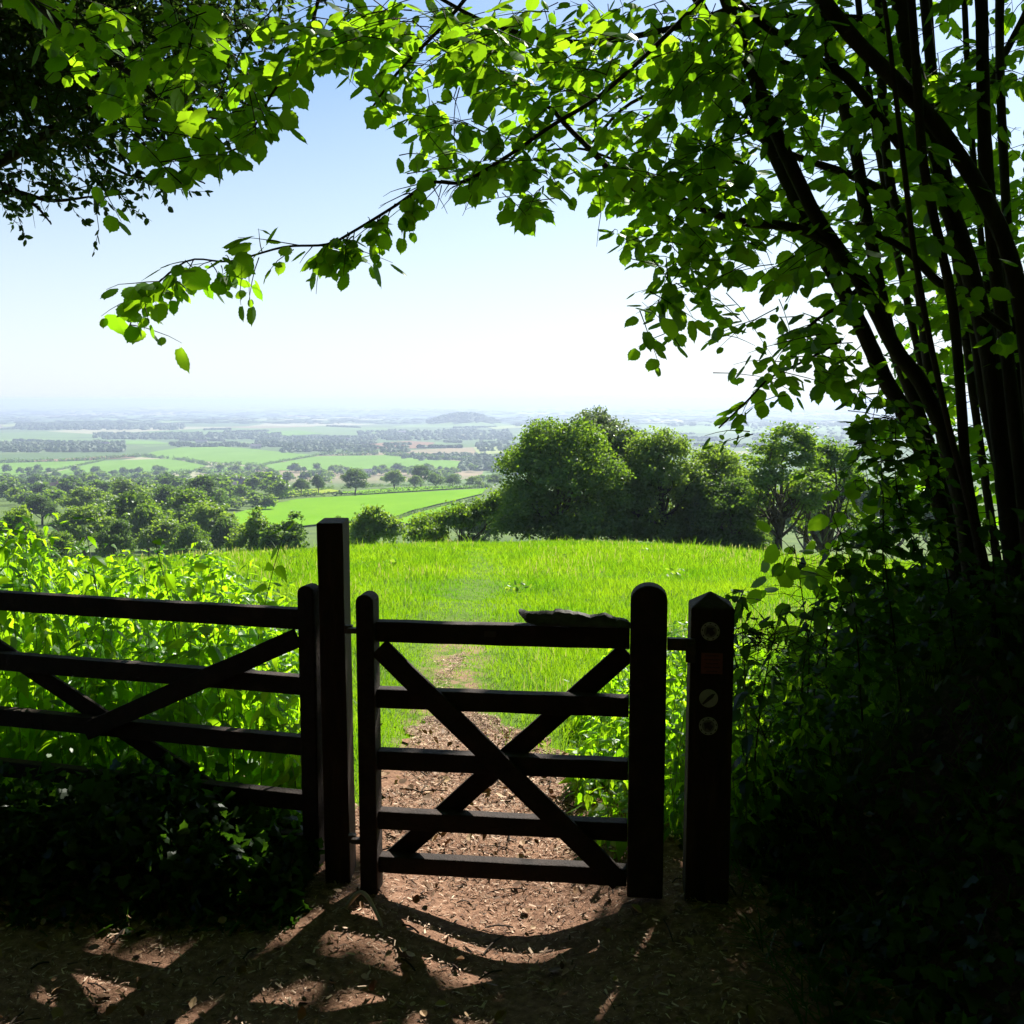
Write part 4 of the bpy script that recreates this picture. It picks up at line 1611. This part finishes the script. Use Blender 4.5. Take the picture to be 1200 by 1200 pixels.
# ------------------------------------------------------------------ mid-distance trees (150-260 m), each its own tree
def proto_tree(seed, nclump, per, ls, spread, oval=1.0):
    """a unit tree: crown mesh 1 high, 1 wide, and a trunk mesh"""
    r_ = np.random.RandomState(seed)
    lobes = [(0, 0, .56, .36, .36, .34)]
    for k in range(8):
        a = 2*math.pi*k/8+r_.uniform(-.4, .4)
        q = r_.uniform(.2, .34)
        lobes.append((math.cos(a)*q, math.sin(a)*q, r_.uniform(.3, .72), r_.uniform(.14, .24), .2, r_.uniform(.13, .22)))
    for k in range(3):
        lobes.append((r_.uniform(-.15, .15), r_.uniform(-.15, .15), .8, .18, .18, .17))
    V, T = leaf_cloud(lobes, nclump, per, ls, spread, r_)
    V[:, 2] /= np.percentile(V[:, 2], 99.8)
    V[:, 2] = np.maximum(V[:, 2], .02)
    cm = tri_mesh('crown', V, T)
    mb = wood(1.0, lobes[1:5], .035, r_, 2, .25, False)
    tm = bpy.data.meshes.new('trunk')
    tm.from_pydata([(x, y, max(z, -.05)) for x, y, z in mb.v], [], mb.f)
    tm.update()
    return cm, tm


def place_tree(proto, loc, w, h, rz, mat, name, label, group=None, trunk=True, catg='tree'):
    g = empty(name, loc, rz, label=label, cat=catg, group=group)
    cm, tm = proto
    key = (cm.name, mat)
    if key not in VAR:
        c2 = cm.copy()
        c2.materials.clear()
        c2.materials.append(M[mat])
        VAR[key] = c2
        if not tm.materials:
            tm.materials.append(M['treebark'])
    o = bpy.data.objects.new('crown', VAR[key])
    COL.objects.link(o)
    o.parent = g
    o.scale = (w, w, h)
    if trunk:
        o = bpy.data.objects.new('trunk', tm)
        COL.objects.link(o)
        o.parent = g
        o.scale = (w, w, h)
    return g


VAR = {}
MID = [proto_tree(40+k, 620, 13, .042, .026) for k in range(4)]
FAR = [proto_tree(60+k, 70, 8, .16, .05) for k in range(6)]
MIDT = [  # px, top, width px, distance, tint, label
    (95, 588, 70, 165, 'tree_b', 'pale round-headed tree beyond the nettles, near the left edge'),
    (150, 572, 92, 185, 'tree_a', 'big green tree rising tallest in the wood beyond the nettles'),
    (215, 566, 88, 200, 'tree_a', 'dark round tree behind the big green tree in the wood'),
    (185, 600, 62, 150, 'tree_b', 'pale lower tree at the near edge of the wood'),
    (243, 580, 64, 170, 'tree_b', 'yellow-green tree at the right end of the wood'),
    (262, 598, 46, 150, 'tree_d', 'dark tree at the near right end of the wood'),
    (132, 604, 50, 140, 'tree_d', 'dark tree low at the near edge of the wood'),
    (222, 604, 50, 142, 'tree_a', 'green bushy tree just left of the pale leafy bush'),
    (100, 566, 66, 300, 'tree_b', 'light hazy tree behind the pale round-headed tree'),
    (236, 549, 62, 330, 'tree_d', 'dark domed tree above the wood near the village'),
    (45, 575, 44, 300, 'tree_d', 'dark hazy tree by the reddish barn'),
    (18, 590, 60, 120, 'tree_b', 'pale leafy tree at the very left behind the nettles'),
    (70, 600, 34, 240, 'tree_d', 'small dark tree next to the reddish barn'),
    (170, 586, 60, 170, 'tree_a', 'green round tree filling the middle of the wood'),
    (120, 584, 56, 190, 'tree_d', 'dark tree between the pale round-headed tree and the big green tree'),
    (268, 600, 36, 180, 'tree_b', 'pale small tree at the corner of the green middle field'),
    (60, 618, 60, 130, 'tree_a', 'leafy low tree in front of the reddish barn'),
    (195, 560, 60, 290, 'tree_d', 'hazy dark tree showing over the top of the wood'),
    (150, 556, 56, 340, 'tree_b', 'pale hazy tree over the left half of the wood'),
]
SLOPET = [
    (893, 588, 46, 110, 'tree_b', 'pale bright tree seen low between the clump and the forked tree'),
    (945, 560, 60, 150, 'tree_d', 'dark hazy tree on the slope behind the forked tree'),
    (1000, 552, 64, 170, 'tree_a', 'green tree on the slope glimpsed through the sapling leaves'),
    (870, 566, 50, 200, 'tree_d', 'hazy tree far down the slope behind the right shoulder of the clump'),
    (1050, 560, 60, 140, 'tree_d', 'dark tree on the slope glimpsed behind the hazel stems'),
    (1260, 556, 90, 120, 'tree_a', 'green tree on the slope out beyond the hazel stems'),
    (1105, 566, 60, 160, 'tree_b', 'pale tree on the slope seen between the hazel stems'),
    (560, 590, 60, 120, 'tree_d', 'dark tree down the slope behind the twisted thorn'),
    (395, 606, 40, 130, 'tree_d', 'dark low tree behind the tall gate post'),
]
for i, (px, top, wp, Y, mt, lab) in enumerate(SLOPET):
    x = (px-600)/1200*Y
    zb = float(zterr(x, Y))
    place_tree(MID[(i+1) % 4], (x, Y, zb), wp/1200*Y*1.2, float(P(px, top, Y)[2])-zb, rs.uniform(0, 6.28), mt, 'slope_tree', lab, 'trees on the slope below the pasture')
for i, (px, top, wp, Y, mt, lab) in enumerate(MIDT):
    x = (px-600)/1200*Y
    zb = float(zterr(x, Y))
    h = float(P(px, top+(9 if px > 170 else 5), Y)[2])-zb
    place_tree(MID[i % 4], (x, Y, zb), 1.12*wp/1200*Y, h, rs.uniform(0, 6.28), mt, 'wood_tree', lab, 'trees of the wood beyond the nettles')

# trees round the green middle field
EDGE = [
    (415, 549, 38, 560, 'tree_d', 'spreading lone tree on the top hedge of the green field'),
    (352, 561, 26, 560, 'tree_d', 'dark thick tree at the left of the lone field tree'),
    (372, 556, 20, 575, 'tree_d', 'narrow dark tree between the thick tree and the lone tree'),
    (462, 551, 28, 640, 'tree_a', 'round tree just right of the lone field tree'),
    (493, 545, 28, 700, 'tree_d', 'tall dark tree, highest in the row behind the field'),
    (486, 557, 22, 660, 'tree_a', 'round green tree in front of the tall dark tree'),
    (510, 554, 24, 670, 'tree_a', 'broad low tree right of the tall dark tree'),
    (530, 556, 22, 680, 'tree_d', 'rounded hazy tree further right in the row'),
    (556, 558, 26, 690, 'tree_b', 'pale tree near the right end of the row'),
    (580, 556, 24, 700, 'tree_a', 'last tree of the row, beside the big clump'),
]
for i, (px, top, wp, Y, mt, lab) in enumerate(EDGE):
    x = (px-600)/1200*Y
    zb = float(zterr(x, Y))
    h = float(P(px, top, Y)[2])-zb
    place_tree(MID[i % 4], (x, Y, zb), wp/1200*Y, max(h, 6.), rs.uniform(0, 6.28), mt, 'field_tree', lab, 'trees round the green middle field')

# belt of trees round the village
NB = 230
cnt = 0
belts = [('round hazy tree in the tree belt below the pale hill fields', 'trees in the belt below the hill fields', (0, 335), (553, 574)),
         ('round tree among the village houses and gardens', 'trees among the village houses', (0, 330), (574, 600)),
         ('small hazy tree in the belt behind the middle field', 'trees in the belt behind the middle field', (335, 610), (548, 568))]
for (lab, grp, xr, yr), N in zip(belts, (110, 85, 95)):
    u = rs.uniform(*xr, N)
    v = rs.uniform(*yr, N)
    pts = ground_at(u, v, 280, 1500)
    for k in range(N):
        d = pts[k, 1]
        w = rs.uniform(10, 16)*(.75 if d < 500 else 1)
        place_tree(FAR[rs.randint(6)], pts[k], w, w*rs.uniform(.62, .9), rs.uniform(0, 6.28), ('tree_d', 'tree_d', 'tree_a', 'tree_b')[rs.randint(4)], 'village_tree', lab, grp, trunk=False)

# ------------------------------------------------------------------ valley fields as sheets draped on the terrain
def field_mat(name, a, b, sc=.02):
    m, nt, out = new_mat(name)
    g = nt.nodes.new('ShaderNodeNewGeometry')
    n = noise(nt, sc, 5, mapping(nt, g.outputs['Position'], (1, .4, 1)), .6)
    n2 = noise(nt, sc*22, 3, g.outputs['Position'], .6)
    c = mixc(nt, .35, ramp(nt, n, [(.3, a), (.7, b)]), ramp(nt, n2, [(.3, a), (.7, b)]))
    bs = nt.nodes.new('ShaderNodeBsdfDiffuse')
    nt.links.new(c, bs.inputs[0])
    nt.links.new(bs.outputs[0], out.inputs[0])
    return m


FM = {'green': field_mat('field_green', (.11, .21, .03), (.15, .27, .045)), 'lush': field_mat('field_lush', (.10, .23, .012), (.15, .29, .018), .05),
      'yellow': field_mat('field_yellow', (.17, .24, .03), (.23, .29, .04), .04), 'brown': field_mat('field_brown', (.18, .12, .075), (.24, .16, .1)),
      'pale': field_mat('field_pale', (.22, .27, .10), (.28, .32, .13))}
FIELDS = [
    ('green', [(165, 536), (178, 530), (210, 525), (260, 523.5), (320, 529), (368, 534), (303, 546), (280, 545), (220, 539)]),
    ('green', [(-20, 544), (118, 540), (20, 560), (-20, 566)]),
    ('green', [(24, 563), (122, 540.5), (200, 538), (243, 546), (225, 552), (150, 560)]),
    ('green', [(309, 546), (372, 535), (450, 534), (552, 542), (552, 549), (440, 552), (322, 552)]),
    ('green', [(228, 553), (280, 546.5), (304, 549), (272, 557)]),
    ('brown', [(20, 541), (150, 534), (160, 537), (60, 541.5)]),
    ('lush', [(250, 612), (300, 596), (350, 586), (430, 581.5), (570, 573.5), (565, 580), (482, 600), (465, 607), (350, 619), (250, 622)]),
    ('yellow', [(240, 590), (330, 578), (380, 573), (400, 577), (300, 588), (250, 597)]),
    ('lush', [(390, 579), (470, 572), (540, 570), (560, 572), (430, 580)]),
    ('lush', [(462, 613), (490, 603), (540, 590), (545, 600), (500, 620)]),
    ('pale', [(-10, 517), (60, 519), (70, 523), (-10, 524)]),
    ('green', [(100, 517), (180, 517), (200, 521), (110, 521)]),
    ('brown', [(425, 521), (480, 517), (510, 519), (500, 526), (440, 526)]),
    ('pale', [(555, 525), (605, 521), (605, 530), (560, 534)]),
    ('green', [(300, 508), (350, 505), (380, 509), (330, 512)]),
    ('pale', [(350, 490), (385, 488.5), (390, 490), (355, 491.5)]),
    ('green', [(890, 520), (960, 512), (1010, 515), (1000, 524), (900, 528)]),
    ('green', [(1000, 495), (1080, 492), (1090, 497), (1010, 501)]),
    ('pale', [(0, 499), (20, 497), (30, 499), (5, 501)]),
    ('pale', [(570, 501), (620, 498), (625, 501), (580, 504)]),
]


def drape(poly, mat, off):
    pa = np.array(poly, float)
    # densify and project the outline
    den = []
    for i in range(len(pa)):
        a, b = pa[i], pa[(i+1) % len(pa)]
        den += [a+(b-a)*t for t in np.linspace(0, 1, 10, endpoint=False)]
    den = np.array(den)
    g = ground_at(den[:, 0], den[:, 1], 120)[:, :2]
    y0, y1 = g[:, 1].min(), g[:, 1].max()
    rows = []
    m = 12
    for y in np.linspace(y0+1e-3*(y1-y0), y1-1e-3*(y1-y0), 40):
        xs = []
        n = len(g)
        for i in range(n):
            (xa, ya), (xb, yb) = g[i], g[(i+1) % n]
            if (ya > y) != (yb > y):
                xs.append(xa+(xb-xa)*(y-ya)/(yb-ya))
        if len(xs) >= 2:
            rows.append((y, min(xs), max(xs)))
    V = []
    for y, a, b in rows:
        X = np.linspace(a, b, m)
        V.append(np.stack([X, np.full(m, y), zterr(X, np.full(m, y))+off], -1))
    V = np.array(V).reshape(-1, 3)
    i, j = np.meshgrid(np.arange(len(rows)-1), np.arange(m-1), indexing='ij')
    Q = np.stack([i*m+j, i*m+j+1, (i+1)*m+j+1, (i+1)*m+j], -1).reshape(-1, 4)
    o = link_mesh('field', tri_mesh('field', V, Q, True), mat)
    tag(o, kind='structure')


for i, (k, poly) in enumerate(FIELDS):
    far = min(p[1] for p in poly) < 512
    drape(poly, FM[k], 2.2 if far else .5+.03*i)


# hedges along the fields
def hedge(pts, w, h, label, n=None, mat='tree_d', gaps=0.0):
    pts = np.array(pts, float)
    den = []
    for a, b in zip(pts[:-1], pts[1:]):
        den += [a+(b-a)*t for t in np.linspace(0, 1, 14, endpoint=False)]
    den.append(pts[-1])
    den = np.array(den)
    g = ground_at(den[:, 0], den[:, 1], 120)
    seg = np.hypot(np.diff(g[:, 0]), np.diff(g[:, 1]))
    s = np.concatenate([[0], np.cumsum(seg)])
    n = n or int(min(2600, s[-1]*5))
    t = rs.rand(n)*s[-1]
    if gaps:
        t = t[blotch(t, t*0, 14, 3) > gaps]
    n = len(t)
    x = np.interp(t, s, g[:, 0])+rs.normal(0, w*.3, n)
    y = np.interp(t, s, g[:, 1])+rs.normal(0, w*.3, n)
    hh = h*(.6+.8*blotch(t, t*0, 9, 7))
    z = zterr(x, y)+hh*rs.rand(n)
    B = np.array([x.mean(), y.mean(), 0])
    B[2] = zterr(B[0], B[1])
    V, T = leaves(np.stack([x, y, z], -1), rdir(n), rdir(n, .5), rs.uniform(.7, 1.3, n)*h*.55, DIAMOND)
    o = link_mesh('hedge', tri_mesh('hedge', V-B, T), M[mat])
    o.location = B
    tag(o, label, 'hedge', 'field hedges in the valley')


hedge([(244, 598), (300, 588.5), (350, 583), (430, 579.5), (500, 575), (575, 571.5)], 2.0, 2.2, 'dark hedge along the top of the green middle field')
hedge([(250, 597), (300, 589), (345, 580), (390, 573.5)], 1.6, 1.8, 'dark hedge between the yellow strip and the green middle field')
hedge([(400, 573), (440, 570.5), (500, 569), (580, 567.5)], 1.6, 1.8, 'hedge line under the row of trees behind the middle field')
hedge([(462, 610), (490, 601), (530, 592), (560, 586)], 1.0, 1.2, 'short hedge at the near right corner of the green middle field')
hedge([(165, 535), (215, 540), (245, 546), (280, 545.5), (304, 548), (320, 552)], 5, 5, 'broken bushy hedge between the two upper hill fields', gaps=.35)
hedge([(20, 561), (70, 551), (121, 540)], 4, 3, 'hedge dividing the two lower left hill fields')
hedge([(304, 546.5), (340, 540), (372, 534.5)], 4, 3.5, 'hedge dividing the two right-hand hill fields')
hedge([(225, 553), (250, 549), (280, 546)], 4, 3, 'short hedge in the lowest corner of the hill fields')
hedge([(-10, 543), (60, 541.5), (118, 539), (165, 535)], 5, 5, 'hedge along the top of the brown hill strip', gaps=.2)
hedge([(372, 534), (450, 533.5), (560, 541)], 6, 6, 'hedge along the far edge of the right-hand hill field', gaps=.2)
hedge([(-10, 566), (60, 563), (150, 560.5), (225, 555), (320, 553)], 6, 5, 'hedge along the foot of the hill fields', gaps=.1)

# far woods, hedgerows and copses of the plain: one mass nobody could count
def far_woods():
    rows = []

    def band(x0, x1, y0, y1, n, s0, s1):
        rows.append((rs.uniform(x0, x1, n), rs.uniform(y0, y1, n), rs.uniform(s0, s1, n)))
    band(20, 215, 498, 504, 420, 14, 24)
    band(70, 130, 494, 498, 80, 16, 26)
    band(0, 145, 519, 530, 420, 10, 16)
    band(110, 330, 509, 515, 420, 12, 20)
    band(200, 420, 522, 524, 200, 9, 14)
    band(300, 440, 513, 521, 420, 11, 17)
    band(330, 480, 524, 531, 130, 9, 14)
    band(420, 600, 505, 516, 420, 11, 18)
    band(540, 605, 534, 552, 170, 9, 14)
    band(470, 560, 533, 540, 90, 8, 12)
    band(560, 605, 512, 530, 80, 9, 14)
    band(880, 1020, 492, 530, 260, 10, 16)
    band(0, 600, 482, 497, 900, 12, 30)
    band(600, 1100, 482, 500, 700, 12, 30)
    band(0, 1100, 474, 484, 700, 22, 50)
    for k in range(60):      # hedgerow lines
        x, y = rs.uniform(-20, 1050), rs.uniform(481, 527)
        L = rs.uniform(12, 60)
        n = int(L*1.5)
        t = rs.rand(n)
        rows.append((x+L*t, y+rs.uniform(-.05, .05)*L*t, rs.uniform(8, 14, n)))
    u = np.hstack([r[0] for r in rows])
    v = np.hstack([r[1] for r in rows])
    s = np.hstack([r[2] for r in rows])*.85
    flat = np.where(v < 498, 1.0, 0.0)
    pt = ground_at(u, v, 1300)
    # the wooded knoll
    n = 420
    a, q = rs.uniform(0, 6.28, n), rs.rand(n)**.5
    kx, ky = -235+170*q*np.cos(a), 5000+300*q*np.sin(a)
    pt = np.vstack([pt, np.stack([kx, ky, zterr(kx, ky)], -1)])
    s = np.hstack([s, rs.uniform(16, 26, n)])
    flat = np.hstack([flat, np.zeros(n)])
    sc3 = np.stack([1.2+3.2*flat*rs.rand(len(flat)), 1.2+0*flat, .9-.5*flat], -1)
    # low domes with a ragged outline
    nv = 7
    V, T = [], []
    base = []
    for ring, (rr, zz) in enumerate(((.5, 0), (.52, .3), (.3, .62))):
        for k in range(nv):
            t = 2*math.pi*k/nv+ring*.4
            base.append((rr*math.cos(t), rr*math.sin(t), zz))
    base.append((0, 0, .74))
    base = np.array(base)
    f = []
    for r in range(2):
        for k in range(nv):
            a_, b_ = r*nv+k, r*nv+(k+1) % nv
            f += [(a_, b_, b_+nv), (a_, b_+nv, a_+nv)]
    f += [(2*nv+k, 2*nv+(k+1) % nv, 3*nv) for k in range(nv)]
    f = np.array(f)
    n = len(pt)
    J = rs.uniform(.7, 1.3, (n, len(base), 1))
    Vv = pt[:, None, :]+base[None]*J*s[:, None, None]*sc3[:, None, :]
    T = f[None]+(np.arange(n)*len(base))[:, None, None]
    o = link_mesh('distant_woodland', tri_mesh('distant_woodland', Vv.reshape(-1, 3), T.reshape(-1, 3)), M['tree_d'])
    tag(o, 'hazy far woods, copses and hedgerows scattered over the plain', 'woodland', kind='stuff')


far_woods()

# ------------------------------------------------------------------ village houses
def house(px, py, w, d, h, rz, wall, roof, label, y0=250, name='house', sq=None):
    loc = ground_at(px, py, y0)[0] if sq is None else np.array([(px-600)/1200*sq, sq, zterr((px-600)/1200*sq, sq)])
    g = empty(name, loc, rz, label=label, cat='house' if name == 'house' else name)
    mb = MB()
    rh = d*.42
    V = [(-w/2, -d/2, -1), (w/2, -d/2, -1), (w/2, d/2, -1), (-w/2, d/2, -1), (-w/2, -d/2, h), (w/2, -d/2, h), (w/2, d/2, h), (-w/2, d/2, h), (-w/2, 0, h+rh), (w/2, 0, h+rh)]
    mb.add(V, [(0, 1, 5, 4), (1, 2, 6, 9, 5), (2, 3, 7, 6), (3, 0, 4, 8, 7), (0, 3, 2, 1)])
    mb.build('wall', M[wall], g)
    mb = MB()
    e = .35
    for s in (-1, 1):
        a = np.array([(-w/2-e, s*(d/2+e), h-e*.84+.04), (w/2+e, s*(d/2+e), h-e*.84+.04), (w/2+e, 0, h+rh+.04), (-w/2-e, 0, h+rh+.04)])
        mb.prism(a, (0, 0, .18))
    r = mb.build('roof', M[roof], g)
    mb = MB()
    mb.box((w*.32, .02, h+rh+.5), (.8, .6, 1.6))
    mb.build('chimney', M['brick'], r)
    for fx in (-.3, .05, .32):
        for fz in ((1.2, 3.6) if h > 4 else (1.3,)):
            mb = MB()
            mb.box((fx*w, -d/2-.02, fz), (1.1, .12, 1.2))
            mb.build('window', M['pane'], g)
    mb = MB()
    mb.box((-.12*w, -d/2-.02, .95), (1.0, .1, 2.0))
    mb.build('door', M['brick' if wall == 'wall' else 'slate'], g)


house(84, 617, 7, 5, 2.4, .15, 'brick', 'tile', 'reddish brick barn half hidden by trees behind the nettles', name='barn', sq=250)
house(262, 584, 13, 8, 5.2, .3, 'wall', 'slate', 'slate-roofed house on the village edge above the dark wood')
house(276, 578, 12, 8, 5.2, -.3, 'brick', 'slate', 'brick house with slate roof right of the nearest slate-roofed house')
house(252, 574, 12, 8, 5.2, .8, 'wall', 'slate', 'cream house partly behind trees in the village centre')
house(290, 570, 12, 8, 5.2, .1, 'wall', 'tile', 'cream house with brown tiled roof at the right of the village')
house(150, 574, 12, 7, 4.8, .1, 'brick', 'tile', 'long low brown-roofed house under the hill fields')
house(62, 578, 12, 7, 4.8, -.2, 'wall', 'tile', 'pale cottage among the trees at the left of the valley')
house(318, 560, 12, 7, 4.8, .4, 'wall', 'slate', 'small far house in the belt right of the village')
for q, (hx, hy, hw, hl) in enumerate([(122, 523, 26, 'white farm far off by the pale field at the left'), (236, 519.5, 30, 'white far farmstead beyond the upper hill fields'), (404, 517, 30, 'pale barn far out in the plain left of the wooded knoll'), (300, 525.5, 22, 'pale farm just above the hedge of the hill fields'), (470, 508, 34, 'pale far barns in front of the wooded knoll')]):
    house(hx, hy, hw, 10, 5, .1*q, 'wall', 'slate', hl)
house(430, 556, 14, 7, 4.5, .2, 'wall', 'slate', 'distant pale farmhouse behind the lone field tree')


# ------------------------------------------------------------------ haze
def build_haze():
    mb = MB()
    mb.box((0, 0, -60), (80000, 80000, 160))
    zt, zb = 10.5, -260
    mb.v = [(x, y, zt if z > 0 else zb) for x, y, z in mb.v]
    m, nt, out = new_mat('haze')
    vol = nt.nodes.new('ShaderNodeVolumePrincipled')
    vol.inputs['Color'].default_value = (.52, .62, .80, 1)
    vol.inputs['Density'].default_value = HAZE
    vol.inputs['Anisotropy'].default_value = .25
    nt.links.new(vol.outputs[0], out.inputs['Volume'])
    o = mb.build('haze', m)
    tag(o, 'pale blue summer haze over the far valley', 'haze', kind='stuff')


HAZE = 1.8e-4
build_haze()

# ------------------------------------------------------------------ sky, sun, camera
w = bpy.data.worlds.new('World')
scene.world = w
w.use_nodes = True
nt = w.node_tree
nt.nodes.clear()
sky = nt.nodes.new('ShaderNodeTexSky')
sky.sky_type = 'NISHITA'
sky.sun_disc = False
sky.sun_elevation = SUN_EL
sky.sun_rotation = SUN_AZ
sky.altitude = 150
sky.air_density = 1.0
sky.dust_density = .9
sky.ozone_density = 3.0
bg = nt.nodes.new('ShaderNodeBackground')
bg.inputs[1].default_value = .05
wo = nt.nodes.new('ShaderNodeOutputWorld')
tint = mixc(nt, 1.0, sky.outputs[0], (.91, 1.01, 1.07), 'MULTIPLY')
# pale haze low over the horizon
tcw = nt.nodes.new('ShaderNodeTexCoord')
sepw = nt.nodes.new('ShaderNodeSeparateXYZ')
nt.links.new(tcw.outputs['Generated'], sepw.inputs[0])
bw = nt.nodes.new('ShaderNodeRGBToBW')
nt.links.new(sky.outputs[0], bw.inputs[0])
pale = mixc(nt, 1.0, maprange(nt, bw.outputs[0], 4, 13, 7.1, 8.9), (.97, 1.05, 1.12), 'MULTIPLY')
tint = mixc(nt, maprange(nt, sepw.outputs['Z'], -.02, .30, .95, .0), tint, pale)
nt.links.new(tint, bg.inputs[0])
nt.links.new(bg.outputs[0], wo.inputs[0])

ld = bpy.data.lights.new('sun', 'SUN')
ld.energy = 5.0
ld.angle = math.radians(.53)
ld.color = (1, .95, .86)
lo = bpy.data.objects.new('sun', ld)
COL.objects.link(lo)
lo.rotation_euler = Vector(SD).to_track_quat('Z', 'Y').to_euler()
lo.location = Vector(SD)*50

cd = bpy.data.cameras.new('camera')
cd.sensor_width = 36
cd.lens = 36
cd.clip_start = .05
cd.clip_end = 120000
cam = bpy.data.objects.new('camera', cd)
COL.objects.link(cam)
cam.location = (0, 0, CAMH)
cam.rotation_euler = (math.pi/2-PITCH, 0, 0)
scene.camera = cam

scene.view_settings.view_transform = 'Standard'
scene.view_settings.look = 'None'
scene.view_settings.exposure = 1.4
scene.view_settings.gamma = 1
c = scene.cycles
c.max_bounces = 8
c.diffuse_bounces = 3
c.transmission_bounces = 4
c.volume_bounces = 0
c.transparent_max_bounces = 8
